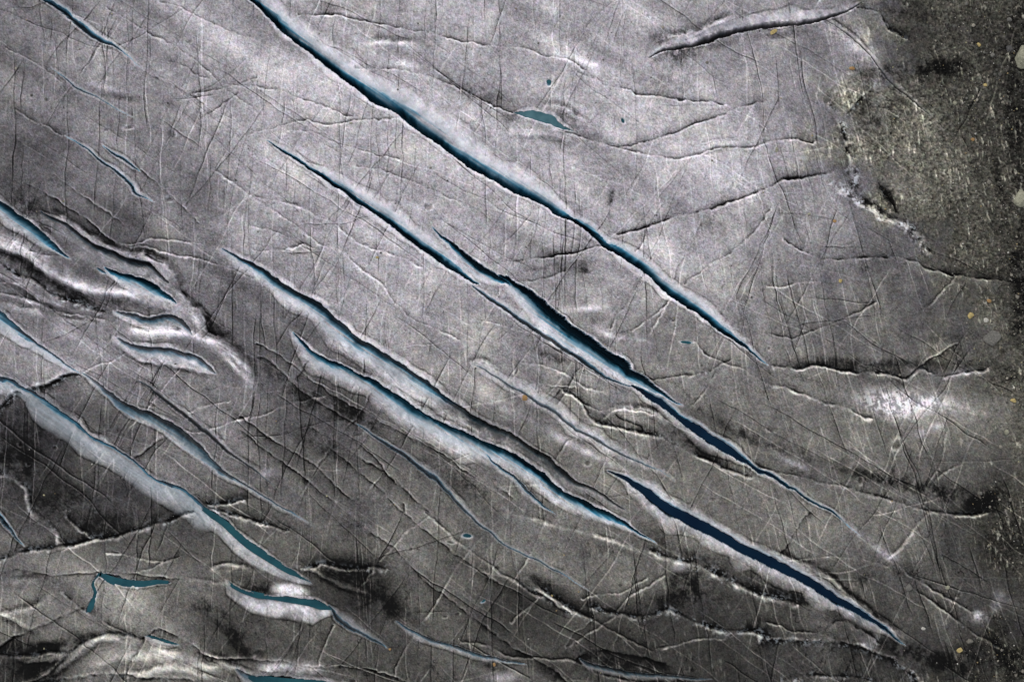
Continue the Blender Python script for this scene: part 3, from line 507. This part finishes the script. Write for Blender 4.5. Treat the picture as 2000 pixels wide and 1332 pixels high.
# crevasses
ZC = np.zeros((ny, nx))
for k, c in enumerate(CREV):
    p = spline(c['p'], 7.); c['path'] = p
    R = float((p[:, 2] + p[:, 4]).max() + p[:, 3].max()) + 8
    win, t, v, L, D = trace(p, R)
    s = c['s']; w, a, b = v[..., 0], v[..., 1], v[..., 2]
    ne = n_edge[win]
    t = t * s + ne * np.minimum(.7, .06 * w + .1) * c.get('rag', 1)
    wob = 1 + (0 if c.get('flat') else .10 * np.sin(L * .045 + k) + .05 * np.sin(L * .13 + 2 * k)) + .03 * ne
    r1 = np.random.default_rng(300 + k); gl = np.arange(0, L.max() + 80, 26.)
    b = b * wob * np.interp(L, gl, r1.uniform(*((.94, 1.06) if c.get('flat') else (.75, 1.2)), len(gl))); a = a * np.interp(L, gl, r1.uniform(.5, 1.2, len(gl)))
    wl = np.interp(L, gl, r1.uniform(.65, 1.1, len(gl)))
    lev = c.get('lev'); fl = c.get('fl', .42)
    dep = c['dep'] * w
    if lev is not None: dep = np.minimum(np.maximum(dep, -lev + 6), 26) * sm(0, 5, w)
    ra, rb = .32 * a, .42 * b
    rb = np.minimum(rb, .75 * dep); ra = np.minimum(ra, .6 * dep)
    u = np.clip(t / np.maximum(w, .5), 0, 1); vv = np.clip((t - w) / np.maximum(b, 1), 0, 1); va = np.clip(-t / np.maximum(a, 1), 0, 1)
    g = np.clip((u - fl) / (1 - fl), 0, 1)**.62
    if lev is None:                                        # a sheer slot, then a ramp of blue ice up to the far rim
        uk = .60; dk = np.minimum(dep, .55 * w + rb)
        low_g = np.clip((u - fl) / (uk - fl), 0, 1)**.8; up_g = np.clip((u - uk) / (1 - uk), 0, 1)
        gz = np.where(u < uk, -dep + (dep - dk) * low_g, -dk + (dk - rb) * (1 - (1 - up_g)**1.25))
    else: gz = -dep + (dep - rb) * g
    z = np.where(t < 0, -ra * (1 - va)**2, np.where(t <= w, gz, -rb * (1 - vv)**1.7))
    taper = sm(.3, 2.5, w)
    nw = n_wall[win]
    z = z * (.35 + .65 * taper)
    z += np.where((t > 0) & (t <= w), 1.3 * nw * np.minimum(1, w / 14), 0)
    near = D < R
    z = np.where(near, z, 0)
    ZC[win] = np.minimum(ZC[win], z)
    bl, wt = c['bl'], c['wt']
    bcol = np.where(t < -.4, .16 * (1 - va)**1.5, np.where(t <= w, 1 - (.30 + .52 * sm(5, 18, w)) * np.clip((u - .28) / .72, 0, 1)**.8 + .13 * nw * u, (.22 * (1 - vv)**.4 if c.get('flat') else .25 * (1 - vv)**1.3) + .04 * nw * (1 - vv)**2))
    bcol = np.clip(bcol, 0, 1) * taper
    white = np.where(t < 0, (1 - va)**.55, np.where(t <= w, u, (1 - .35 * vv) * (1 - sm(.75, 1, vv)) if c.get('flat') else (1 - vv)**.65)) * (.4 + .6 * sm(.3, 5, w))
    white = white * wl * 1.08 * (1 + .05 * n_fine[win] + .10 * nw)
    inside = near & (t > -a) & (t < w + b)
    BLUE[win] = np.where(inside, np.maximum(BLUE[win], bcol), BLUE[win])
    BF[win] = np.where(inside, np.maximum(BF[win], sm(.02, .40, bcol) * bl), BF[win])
    WHITE[win] = np.where(inside, np.maximum(WHITE[win], white * wt), WHITE[win])
    WHITE[win] = np.where(inside & (t > 0) & (t < w), np.minimum(WHITE[win], u**1.5 * wt + .02), WHITE[win])
    silt = np.where((t > -1) & (t <= w), (1 - u**2) * (1 - bl), 0) * taper  # silt plus painted-in trench shade, darkest at the sheer edge
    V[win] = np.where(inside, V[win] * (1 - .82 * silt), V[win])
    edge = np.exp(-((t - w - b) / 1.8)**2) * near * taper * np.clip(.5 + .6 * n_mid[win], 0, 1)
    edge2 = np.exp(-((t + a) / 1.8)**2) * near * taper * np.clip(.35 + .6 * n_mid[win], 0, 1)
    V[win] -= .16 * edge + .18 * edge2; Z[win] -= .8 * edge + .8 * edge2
    V[win] *= 1 + .09 * n_flow[win] * np.clip(white, 0, 1)
    KEEP[win] = np.where(near & (t > -1) & (t < w + .4 * b), 0, KEEP[win])
    body = near & (t > -.75 * a - 1) & (t < w + .75 * b + 1) & (L > 1)
    ID[win] = np.where(body & ((ID[win] == 0) | ((t > -1) & (t < w))), k + 1, ID[win])
    PART[win] = np.where(body & (ID[win] == k + 1), np.where((t > -1.2) & (t <= w), 1, 2), PART[win])
Z += ZC

# cracks
def crack(p, depth, width, dark, light, speck, side, idn=0, hair=False):
    win = trace(p, 14 * width)
    if win is None: return
    win, t, v, L, D = win
    ne = n_edge[win]; nm = n_mid[win]; kp = KEEP[win]
    t = t * side + (0 if hair else .9) * ne
    live = np.clip(.8 + .45 * nm + .2 * ne, .2, 1.4)
    gl = np.arange(0, L.max() + 160, 70. if hair else 26.); live = live * np.interp(L, gl, np.random.default_rng(int(p[0, 0] * 7 + p[0, 1] * 13) % 99991).uniform(.5, 1.3, len(gl)))
    if hair: live = np.clip(live * .6 + .35, 0, 1.3); live = live * np.clip(np.minimum(L, L.max() - L) / 40., 0, 1)
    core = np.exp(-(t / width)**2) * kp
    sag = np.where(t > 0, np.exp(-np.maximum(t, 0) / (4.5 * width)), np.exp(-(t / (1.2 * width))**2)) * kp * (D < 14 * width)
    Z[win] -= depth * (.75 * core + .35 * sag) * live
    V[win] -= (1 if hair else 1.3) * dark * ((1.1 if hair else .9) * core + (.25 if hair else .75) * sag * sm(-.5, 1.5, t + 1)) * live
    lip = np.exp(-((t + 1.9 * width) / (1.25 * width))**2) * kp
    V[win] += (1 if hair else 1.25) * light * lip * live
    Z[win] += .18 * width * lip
    if speck:
        band = np.exp(-(t / (3.2 * width))**2) * kp * speck
        nl = n_rub[win]; band = band * np.clip(.55 + .7 * ne, 0, 1.3)
        Z[win] += band * 1.5 * nl
        V[win] += band * np.clip(.30 * nl - .03, -.34, .34)
        BLUE[win] = np.maximum(BLUE[win], .22 * band * (nl > .5)); BF[win] = np.maximum(BF[win], .35 * band * (nl > .5))
    if idn:
        ID[win] = np.where((D < 3.2 * width) & (ID[win] == 0) & (D < 1e8), idn, ID[win])
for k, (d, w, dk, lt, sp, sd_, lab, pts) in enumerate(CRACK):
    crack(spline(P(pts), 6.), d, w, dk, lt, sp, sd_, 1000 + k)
# the net of hairline cracks: sets of long, nearly straight lines that cross
R2 = random.Random(11)
def hairline(x, y, ang, ln, wig, am, pale):
    a = math.radians(ang); pts = [(x, y)]
    for q in range(max(2, int(ln / 16))):
        a += R2.gauss(0, wig); x += 16 * math.cos(a); y += 16 * math.sin(a); pts.append((x, y))
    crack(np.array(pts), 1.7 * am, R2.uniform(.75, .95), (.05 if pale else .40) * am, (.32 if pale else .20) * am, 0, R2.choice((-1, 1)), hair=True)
for k in range(1700):
    x, y = R2.uniform(-90, 2090), R2.uniform(-150, 1420)
    e = min(1, max(0, (x + .25 * y - 1150) / 600)); low_ = y > 560 + .1 * x
    if x > xb[int(min(max(y + 100, 0), 1500) / H), 0] - 30 and R2.random() < .75: continue
    r = R2.random(); pale = R2.random() < (.66 if low_ or x > 1300 else .38); am = .35 + .65 * R2.random()**1.6
    if r < .52: hairline(x, y, R2.gauss(91 - 17 * e, 2.5), R2.uniform(60, 330), .012, am * .8, pale)
    elif r < .70: hairline(x, y, R2.gauss(118 - 4 * e, 7), R2.uniform(70, 330), .02, am, pale)
    elif r < .86: hairline(x, y, R2.gauss(33, 5), R2.uniform(120, 420), .02, am * (1 if low_ else .8), pale)
    elif R2.random() < .4: hairline(x, y, R2.gauss(-4, 12), R2.uniform(60, 260), .05, am * .8, pale)
for (w, h, lt, dk, side, pts) in RIDGE:
    win, t, v, L, D = trace(spline(P(pts), 6.), 4.5 * w)
    t = t * side + 1.2 * n_edge[win]; fade_ = np.clip(np.minimum(L, L.max() - L) / 30., 0, 1) * (D < 4.5 * w) * (.35 + .65 * KEEP[win])
    live = np.clip(.85 + .3 * n_mid[win] + .12 * n_wall[win], .2, 1.3) * fade_
    live = live * (1 + .20 * np.sin(t * 1.15 + 2.2 * n_edge[win] + L * .02) + .14 * np.sin(t * .55 + 1.5 * n_mid[win] - L * .015) + .10 * n_flow[win])
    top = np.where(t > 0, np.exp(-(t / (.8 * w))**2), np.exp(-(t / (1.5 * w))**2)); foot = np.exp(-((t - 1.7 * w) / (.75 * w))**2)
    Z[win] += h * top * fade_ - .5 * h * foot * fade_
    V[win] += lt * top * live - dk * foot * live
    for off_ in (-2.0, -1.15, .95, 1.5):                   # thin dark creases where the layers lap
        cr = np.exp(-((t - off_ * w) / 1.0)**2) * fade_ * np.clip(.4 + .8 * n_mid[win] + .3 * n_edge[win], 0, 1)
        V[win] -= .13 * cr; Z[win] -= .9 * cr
# melt holes
for (x, y, rx, ry, ang, wat) in HOLES:
    a = math.radians(ang); R = max(rx, ry) * 2.6
    sl = (slice(int((y - R - Y0) / H), int((y + R - Y0) / H)), slice(int((x - R - X0) / H), int((x + R - X0) / H)))
    px, py = XW[sl] - x, YW[sl] - y
    d = np.hypot((px * math.cos(a) + py * math.sin(a)) / rx, (-px * math.sin(a) + py * math.cos(a)) / ry)
    Z[sl] -= ry * .9 * np.exp(-(d * 1.1)**4)
    V[sl] += .16 * np.exp(-((d - 1) / .35)**2) * np.clip(.7 + .6 * n_edge[sl], 0, 1.4) - .07 * np.exp(-(d * 1.3)**4)
    if wat: BLUE[sl] = np.maximum(BLUE[sl], .5 * np.exp(-(d * 1.1)**4)); BF[sl] = np.maximum(BF[sl], np.exp(-(d * 1.1)**4))

V = V + np.clip(WHITE, 0, 1) * np.maximum(0, np.clip(V + .36, .55, .87) - V)
BROWN *= 1 - .85 * np.clip(WHITE, 0, 1)
V *= 1 + .05 * n_fine * WHITE
V = np.clip(V, .05, .92)
# ------------------------------------------------------------------ materials
def new_mat(name):
    m = bpy.data.materials.new(name); m.use_nodes = True
    nt = m.node_tree; b = nt.nodes['Principled BSDF']
    return m, nt, b
def node(nt, typ, **kw):
    n = nt.nodes.new(typ)
    for k, v in kw.items(): setattr(n, k, v)
    return n
def ramp(nt, stops):
    n = nt.nodes.new('ShaderNodeValToRGB'); e = n.color_ramp.elements
    while len(e) < len(stops): e.new(.5)
    for q, (p, c) in zip(e, stops): q.position = p; q.color = (*c, 1)
    return n

ICE, nt, b = new_mat('glacier_ice')
at = node(nt, 'ShaderNodeAttribute', attribute_name='crust')      # r crust brightness, g bare blue ice with painted gap shade, b gravel dust
sep = node(nt, 'ShaderNodeSeparateColor'); nt.links.new(at.outputs['Color'], sep.inputs[0])
co = node(nt, 'ShaderNodeNewGeometry')
nz = node(nt, 'ShaderNodeTexNoise'); nz.inputs['Scale'].default_value = 9; nz.inputs['Detail'].default_value = 5; nz.inputs['Roughness'].default_value = .75
nt.links.new(co.outputs['Position'], nz.inputs['Vector'])
mr = node(nt, 'ShaderNodeMapRange'); mr.inputs['From Min'].default_value = .3; mr.inputs['From Max'].default_value = .7; mr.inputs['To Min'].default_value = .91; mr.inputs['To Max'].default_value = 1.09
nt.links.new(nz.outputs[0], mr.inputs[0])
mul = node(nt, 'ShaderNodeMath', operation='MULTIPLY'); nt.links.new(sep.outputs[0], mul.inputs[0]); nt.links.new(mr.outputs[0], mul.inputs[1])
pw = node(nt, 'ShaderNodeMath', operation='POWER'); pw.inputs[1].default_value = 2.2; nt.links.new(mul.outputs[0], pw.inputs[0])
tint = ramp(nt, [(0, (1.0, .942, .985)), (.4, (1.0, .948, .85)), (1, (1.0, .95, .76))])
nz2 = node(nt, 'ShaderNodeTexNoise'); nz2.inputs['Scale'].default_value = .9; nz2.inputs['Detail'].default_value = 6
nt.links.new(co.outputs['Position'], nz2.inputs['Vector'])
ad = node(nt, 'ShaderNodeMath', operation='MULTIPLY_ADD'); ad.inputs[1].default_value = .16; ad.inputs[2].default_value = -.08
nt.links.new(nz2.outputs[0], ad.inputs[0])
ad2 = node(nt, 'ShaderNodeMath', operation='ADD'); nt.links.new(ad.outputs[0], ad2.inputs[0]); nt.links.new(sep.outputs[2], ad2.inputs[1]); ad2.use_clamp = True
nt.links.new(ad2.outputs[0], tint.inputs[0])
crust = node(nt, 'ShaderNodeMix', data_type='RGBA', blend_type='MULTIPLY'); crust.inputs['Factor'].default_value = 1
nt.links.new(pw.outputs[0], crust.inputs['A']); nt.links.new(tint.outputs[0], crust.inputs['B'])
blue = ramp(nt, [(0, (.56, .60, .63)), (.26, (.34, .42, .47)), (.44, (.19, .34, .43)), (.64, (.035, .18, .28)), (.84, (.006, .040, .07)), (1, (.003, .013, .023))])  # clean ice blues; the near-black end paints in the shade of deep gaps
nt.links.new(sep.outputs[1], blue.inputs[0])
mx = node(nt, 'ShaderNodeMix', data_type='RGBA'); nt.links.new(at.outputs['Alpha'], mx.inputs['Factor'])
hue = node(nt, 'ShaderNodeTexNoise'); hue.inputs['Scale'].default_value = 1.7; hue.inputs['Detail'].default_value = 7; hue.inputs['Roughness'].default_value = .78
nt.links.new(co.outputs['Position'], hue.inputs['Vector'])
hm = node(nt, 'ShaderNodeVectorMath', operation='MULTIPLY_ADD'); hm.inputs[1].default_value = (.62, .50, .62); hm.inputs[2].default_value = (.69, .75, .69)
nt.links.new(hue.outputs['Color'], hm.inputs[0])
dirty = node(nt, 'ShaderNodeMix', data_type='RGBA', blend_type='MULTIPLY'); dirty.inputs['Factor'].default_value = 1    # silt of several minerals
nt.links.new(crust.outputs['Result'], dirty.inputs['A']); nt.links.new(hm.outputs[0], dirty.inputs['B'])
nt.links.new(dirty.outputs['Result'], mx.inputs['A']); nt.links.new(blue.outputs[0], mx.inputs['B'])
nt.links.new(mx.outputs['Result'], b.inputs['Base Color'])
b.inputs['Roughness'].default_value = .85; b.inputs['Specular IOR Level'].default_value = .12

WATER, nt, b = new_mat('meltwater')
g_ = node(nt, 'ShaderNodeNewGeometry'); nz = node(nt, 'ShaderNodeTexNoise'); nz.inputs['Scale'].default_value = .8; nz.inputs['Detail'].default_value = 4
nt.links.new(g_.outputs['Position'], nz.inputs['Vector'])
rw = ramp(nt, [(.3, (.003, .034, .047)), (.7, (.009, .062, .076))]); nt.links.new(nz.outputs[0], rw.inputs[0]); nt.links.new(rw.outputs[0], b.inputs['Base Color'])
b.inputs['Roughness'].default_value = .08; b.inputs['IOR'].default_value = 1.33
NAVY, nt, b = new_mat('deep_meltwater')
g_ = node(nt, 'ShaderNodeNewGeometry'); nz = node(nt, 'ShaderNodeTexNoise'); nz.inputs['Scale'].default_value = .25; nz.inputs['Detail'].default_value = 4
nt.links.new(g_.outputs['Position'], nz.inputs['Vector'])
rw = ramp(nt, [(.3, (.001, .007, .020)), (.7, (.002, .014, .032))]); nt.links.new(nz.outputs[0], rw.inputs[0]); nt.links.new(rw.outputs[0], b.inputs['Base Color'])
b.inputs['Roughness'].default_value = .08; b.inputs['IOR'].default_value = 1.33

b.inputs['Specular IOR Level'].default_value = .15
PALE, nt, b = new_mat('shallow_meltwater')
g_ = node(nt, 'ShaderNodeNewGeometry'); nz = node(nt, 'ShaderNodeTexNoise'); nz.inputs['Scale'].default_value = 1.2; nz.inputs['Detail'].default_value = 4
nt.links.new(g_.outputs['Position'], nz.inputs['Vector'])
rw = ramp(nt, [(.3, (.025, .075, .090)), (.7, (.055, .125, .145))]); nt.links.new(nz.outputs[0], rw.inputs[0]); nt.links.new(rw.outputs[0], b.inputs['Base Color'])
b.inputs['Roughness'].default_value = .1; b.inputs['IOR'].default_value = 1.33

# ------------------------------------------------------------------ the sheet, cut into glacier, crevasses and cracks
g = 1.42; st = H * g; off = []; acc = 0.
while acc < 60000: acc += st; st *= g; off.append(acc)
off = np.array(off); nl = len(off)
fx = np.concatenate([X0 - off[::-1], xs, xs[-1] + off]); fy = np.concatenate([Y0 - off[::-1], ys, ys[-1] + off])
pad = lambda f: np.pad(f, nl, mode='edge')
far = np.pad(np.zeros((ny, nx)), nl, mode='constant', constant_values=1)
FX, FY = np.meshgrid(fx, fy)
ox = np.maximum(0, np.maximum(X0 - FX, FX - xs[-1])); oy = np.maximum(0, np.maximum(Y0 - FY, FY - ys[-1]))
fade = np.exp(-np.maximum(ox, oy) / 40.)
FZ = pad(Z) * fade + far * (1 - fade) * 3
FV, FB, FBR, FID, FPA = pad(V) * fade + (1 - fade) * .36, pad(BLUE) * fade, pad(BROWN), np.pad(ID, nl), np.pad(PART, nl)
NX, NY = len(fx), len(fy)
VERT = np.stack([(FX - 1000) * S, (666 - FY) * S, FZ * S], -1).reshape(-1, 3).astype(np.float32)
ATTR = np.stack([FV, FB, FBR, pad(BF) * fade], -1).reshape(-1, 4).astype(np.float32)
jj, ii = np.meshgrid(np.arange(NY - 1), np.arange(NX - 1), indexing='ij')
v00 = (jj * NX + ii).ravel()
QUAD = np.stack([v00, v00 + NX, v00 + NX + 1, v00 + 1], -1).astype(np.int32)   # counter-clockwise from above
QID = FID[:-1, :-1].ravel(); QPA = FPA[:-1, :-1].ravel()
lut = np.zeros(len(VERT), np.int32)

def sheet(name, sel, mat, parent=None, origin=(0, 0, 0)):
    q = QUAD[sel]
    used = np.unique(q); lut[used] = np.arange(len(used)); q = lut[q]
    me = bpy.data.meshes.new(name)
    me.vertices.add(len(used)); me.vertices.foreach_set('co', (VERT[used] - np.array(origin, np.float32)).ravel())
    me.loops.add(q.size); me.loops.foreach_set('vertex_index', q.ravel())
    me.polygons.add(len(q)); me.polygons.foreach_set('loop_start', np.arange(0, q.size, 4, dtype=np.int32))
    a = me.attributes.new('crust', 'FLOAT_COLOR', 'POINT'); a.data.foreach_set('color', ATTR[used].ravel())
    me.materials.append(mat)
    me.update(calc_edges=True)
    o = bpy.data.objects.new(name, me); COL.objects.link(o)
    o.parent = parent
    if parent is None: o.location = origin
    return o
def wpt(x, y, z=0.): return ((x - 1000) * S, (666 - y) * S, z * S)
def ground(x, y):
    i, j = int(round((x - X0) / H)), int(round((y - Y0) / H))
    return float(Z[min(max(j, 0), ny - 1), min(max(i, 0), nx - 1)])
def poly(name, verts, faces, mat, parent=None):
    me = bpy.data.meshes.new(name); me.from_pydata(verts, [], faces); me.materials.append(mat); me.update()
    o = bpy.data.objects.new(name, me); COL.objects.link(o); o.parent = parent
    return o

NC = len(CRACK)
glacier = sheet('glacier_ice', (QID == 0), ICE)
glacier['kind'] = 'structure'
for k, c in enumerate(CREV):
    p = c['path']; mid = p[len(p) // 2]
    org = wpt(mid[0], mid[1])
    root = bpy.data.objects.new(c.get('name', 'crevasse'), None); COL.objects.link(root); root.location = org
    root.empty_display_size = .5
    root['label'] = c['label']; root['category'] = c.get('cat', 'crevasse')
    if 'name' not in c: root['group'] = 'crevasses in the glacier'
    for part, nm in ((1, 'ice_wall'), (2, 'rim')):
        sel = (QID == k + 1) & (QPA == part)
        if sel.any(): sheet(nm, sel, ICE, root, org)
    lev = c.get('lev')
    if lev is not None:
        base = lev; vs_, fs = [], []
        n = len(p)
        zz = np.array([ground(q[0], q[1]) for q in p])
        for i in range(n):
            a, b2 = p[max(0, i - 1)], p[min(n - 1, i + 1)]
            d = np.array([b2[0] - a[0], b2[1] - a[1]]); d /= np.hypot(*d) + 1e-9
            nrm = np.array([d[1], -d[0]]) * c['s']
            w = p[i, 2]
            for t in (-1.5, w + 2.5):
                x, y, z = wpt(p[i, 0] + nrm[0] * t, p[i, 1] + nrm[1] * t, base)
                vs_.append((x - org[0], y - org[1], z))
            if i:
                f = (2 * i - 2, 2 * i, 2 * i + 1, 2 * i - 1)
                fs.append(f if c['s'] > 0 else f[::-1])
        poly('water', vs_, fs, NAVY if 'navy' in c['label'] else PALE if c.get('name') else WATER, root)
for k in range(NC):
    sel = QID == 1000 + k
    if not sel.any(): continue
    lab = CRACK[k][6]
    if lab:
        q = P(CRACK[k][7]); m = q[len(q) // 2]
        o = sheet('ice_crack', sel, ICE, None, wpt(m[0], m[1]))
        o['label'] = lab; o['category'] = 'crack'; o['group'] = 'cracks in the ice crust'
    else:
        sheet('hairline_crack', sel, ICE, glacier)
for (x, y, rx, ry, ang, wat) in HOLES:
    if not wat: continue
    a = math.radians(ang); vs_ = []
    for q in range(20):
        t = q * math.pi / 10
        u, v = .95 * rx * math.cos(t), .95 * ry * math.sin(t)
        vs_.append(wpt(x + u * math.cos(a) - v * math.sin(a), y + u * math.sin(a) + v * math.cos(a), ground(x, y) + .35 * ry))
    poly('melt_hole_water', vs_, [tuple(range(19, -1, -1))], WATER, glacier)
# ------------------------------------------------------------------ rocks and gravel
def rock_mat(name, c0, c1):
    m, nt, b = new_mat(name)
    tc = node(nt, 'ShaderNodeNewGeometry'); n = node(nt, 'ShaderNodeTexNoise'); n.inputs['Scale'].default_value = 7; n.inputs['Detail'].default_value = 8; n.inputs['Roughness'].default_value = .7
    nt.links.new(tc.outputs['Position'], n.inputs['Vector'])
    r = ramp(nt, [(.3, c0), (.72, c1)]); nt.links.new(n.outputs[0], r.inputs[0]); nt.links.new(r.outputs[0], b.inputs['Base Color'])
    b.inputs['Roughness'].default_value = .85; b.inputs['Specular IOR Level'].default_value = .2
    bp = node(nt, 'ShaderNodeBump'); bp.inputs['Strength'].default_value = .5; bp.inputs['Distance'].default_value = .05
    nt.links.new(n.outputs[0], bp.inputs['Height']); nt.links.new(bp.outputs[0], b.inputs['Normal'])
    return m
RM = dict(grey=rock_mat('grey_rock', (.05, .05, .045), (.17, .16, .14)), olive=rock_mat('olive_rock', (.10, .098, .068), (.32, .31, .23)),
          orange=rock_mat('orange_rock', (.16, .09, .035), (.34, .21, .09)), yellow=rock_mat('yellow_rock', (.20, .15, .05), (.42, .33, .15)),
          pale=rock_mat('pale_rock', (.22, .21, .18), (.45, .43, .38)), dark=rock_mat('dark_rock', (.03, .03, .03), (.09, .085, .08)))
def rock_mesh(name, rx, ry, rz, seed, sub=3, cuts=9):
    r = random.Random(seed); bm = bmesh.new(); bmesh.ops.create_icosphere(bm, subdivisions=sub, radius=1)
    planes = []
    for q in range(cuts):
        n = Vector((r.gauss(0, 1), r.gauss(0, 1), r.gauss(0, .8))).normalized(); planes.append((n, r.uniform(.45, .8)))
    for v in bm.verts:
        for n, d in planes:
            e = v.co.dot(n) - d
            if e > 0: v.co -= n * e * .94
        v.co *= 1 + r.gauss(0, .012)
        v.co = Vector((v.co.x * rx, v.co.y * ry, v.co.z * rz))
    me = bpy.data.meshes.new(name); bm.to_mesh(me); bm.free(); return me
ROCKS = [  # x, y, half-length, half-width, turn, kind, name, label
 (1998,112,23,25,20,'olive','boulder','largest boulder, pale olive, cut by the right edge near the top'),
 (1996,386,21,20,60,'olive','boulder','angular pale green boulder at the right edge below the top third'),
 (1972,96,11,8,30,'dark','boulder','dark grey stone touching the largest boulder at upper right'),
 (1937,108,7,6,0,'grey','rock','grey stone a little left of the largest boulder, upper right'),
 (1913,88,6,5,20,'yellow','rock','yellow stone on the dark gravel near the top right corner'),
 (1663,134,7,4,15,'orange','rock','orange chip beside dark silt in the upper right'),
 (1613,194,10,8,30,'grey','rock','grey-brown stone at the gravel margin, upper right'),
 (1820,18,4,5,0,'olive','rock','small olive stone close to the top edge at right'),
 (1886,8,4,4,0,'grey','rock','small grey stone at the top edge, far right'),
 (1512,62,9,5,-25,'yellow','rock','flat yellowish stone lying in the dark top right trench'),
 (1517,293,4,6,0,'olive','rock','olive pebble below the white-tipped crack at upper right'),
 (1897,617,7,7,0,'yellow','rock','bright yellow stone at right, half way down'),
 (1926,625,6,5,0,'pale','rock','cream stone just right of the bright yellow stone'),
 (1933,588,6,4,20,'orange','rock','orange-brown stone above the cream stone at right'),
 (1940,660,22,16,30,'grey','boulder','pale flat slab half sunk in gravel at right, below the yellow stone'),
 (1642,549,4,5,0,'yellow','rock','yellow pebble right of middle below the step-like crack'),
 (1629,433,4,4,0,'orange','rock','orange pebble on gravelly ice left of the speckled vein'),
 (1580,418,4,3,0,'olive','rock','olive pebble left of the orange pebble near the speckled vein'),
 (1024,777,7,6,20,'orange','rock','orange rock sitting in the furrow near the picture middle'),
 (762,1266,4,3,0,'orange','rock','small orange stone at the tip of the curved slot, bottom left of middle'),
 (965,1297,4,4,0,'orange','rock','small round orange stone near the bottom edge, middle'),
 (1077,1164,4,3,20,'yellow','rock','yellow pebble wedged in the black rubble-filled crack, bottom'),
 (1775,1146,8,9,10,'grey','rock','grey stone beside the pale edged crack, lower right'),
 (1803,1226,5,4,0,'pale','rock','pale pebble on brown ice in the lower right'),
 (1873,1268,9,5,-30,'yellow','rock','yellow-green stone near the bottom right corner'),
 (1850,1147,6,5,0,'olive','rock','olive stone right of the pale edged crack, lower right'),
 (1966,845,6,7,0,'olive','rock','olive stone at the right edge, two thirds down'),
 (1981,782,7,5,0,'yellow','rock','yellow stone at the right edge above the olive one, two thirds down'),
 (685,241,4,3,0,'olive','rock','tiny olive stone left of the main blue crevasse, upper middle'),
 (737,503,4,3,0,'yellow','rock','tiny yellow stone on grey ice left of middle'),
 (1768,836,6,4,0,'grey','rock','grey chip below the bright snowy patch at right'),
 (1900,272,5,4,0,'orange','rock','rusty stone in the gravel at far right, upper part'),
 (1923,168,5,4,0,'yellow','rock','ochre stone below the grey stone at upper right'),
 (1865,202,6,5,0,'olive','rock','olive-grey stone in the middle of the upper right gravel'),
 (1970,40,6,5,10,'grey','rock','grey stone above the largest boulder in the top right corner'),
]
for k, (x, y, rx, ry, ang, kind, nm, lab) in enumerate(ROCKS):
    big = nm == 'boulder'
    me = rock_mesh(nm, rx * S, ry * S, min(rx, ry) * S * (.55 if not big else .62), 100 + k, 3 if rx > 6 else 2)
    me.materials.append(RM[kind])
    o = bpy.data.objects.new(nm, me); COL.objects.link(o)
    o.location = wpt(x, y, ground(x, y) + .18 * min(rx, ry)); o.rotation_euler = (random.uniform(-.2, .2), random.uniform(-.2, .2), -math.radians(ang))
    o['label'] = lab; o['category'] = 'rock'
# gravel strewn over the ice: uncountable, one object
GR, nt, b = new_mat('gravel')
at = node(nt, 'ShaderNodeAttribute', attribute_name='stone'); nt.links.new(at.outputs['Color'], b.inputs['Base Color']); b.inputs['Roughness'].default_value = .9
protos = []
for q in range(8):
    r = random.Random(q + 40); bm = bmesh.new(); bmesh.ops.create_icosphere(bm, subdivisions=1, radius=1)
    for v in bm.verts: v.co = Vector((v.co.x * r.uniform(.8, 1.2), v.co.y * r.uniform(.6, 1.1), v.co.z * .6)) * r.uniform(.8, 1.15)
    bm.verts.index_update()
    protos.append((np.array([v.co[:] for v in bm.verts]), np.array([[v.index for v in f.verts] for f in bm.faces]))); bm.free()
gv, gf, gc, nv = [], [], [], 0
PAL = [((.10, .095, .08), 5), ((.05, .047, .04), 4), ((.22, .20, .16), 3), ((.26, .19, .09), .7), ((.24, .22, .13), 1.2), ((.38, .36, .32), 1.2)]
R3 = random.Random(5)
cols = [c for c, w in PAL]; wts = [w for c, w in PAL]
made = 0
while made < 8000:
    x, y = R3.uniform(-90, 2090), R3.uniform(-90, 1420)
    i, j = int((x - X0) / H), int((y - Y0) / H)
    d = MOR[j, i]
    if x > 1890: d = min(1, d * 1.2)
    if R3.random() > .03 + d * (.35 + .65 * (x > 1860)): continue
    if KEEP[j, i] < .5: continue
    made += 1
    r = min(5.0, .70 * math.exp(R3.gauss(0, .58))) * (1.25 if x > 1880 else 1)
    pv, pf = R3.choice(protos); a = R3.uniform(0, 6.28)
    c, s = math.cos(a) * r * S, math.sin(a) * r * S
    bx, by, bz = wpt(x, y, Z[j, i] + .25 * r)
    q = np.stack([pv[:, 0] * c - pv[:, 1] * s + bx, pv[:, 0] * s + pv[:, 1] * c + by, pv[:, 2] * r * S + bz], -1)
    col = np.array(R3.choices(cols, wts)[0] if r < 2.6 else R3.choice(cols[:3])) * R3.uniform(.45, 1.0)
    gv.append(q); gf.append(pf + nv); gc.append(np.tile(np.append(col, 1), (len(pv), 1))); nv += len(pv)
gv, gf, gc = np.concatenate(gv), np.concatenate(gf), np.concatenate(gc).astype(np.float32)
me = bpy.data.meshes.new('gravel'); me.from_pydata(gv.tolist(), [], gf.tolist())
a = me.attributes.new('stone', 'FLOAT_COLOR', 'POINT'); a.data.foreach_set('color', gc.ravel())
me.materials.append(GR); me.update()
gravel = bpy.data.objects.new('gravel', me); COL.objects.link(gravel)
gravel['kind'] = 'stuff'; gravel['label'] = 'dark and ochre gravel strewn over the ice at right'; gravel['category'] = 'gravel'
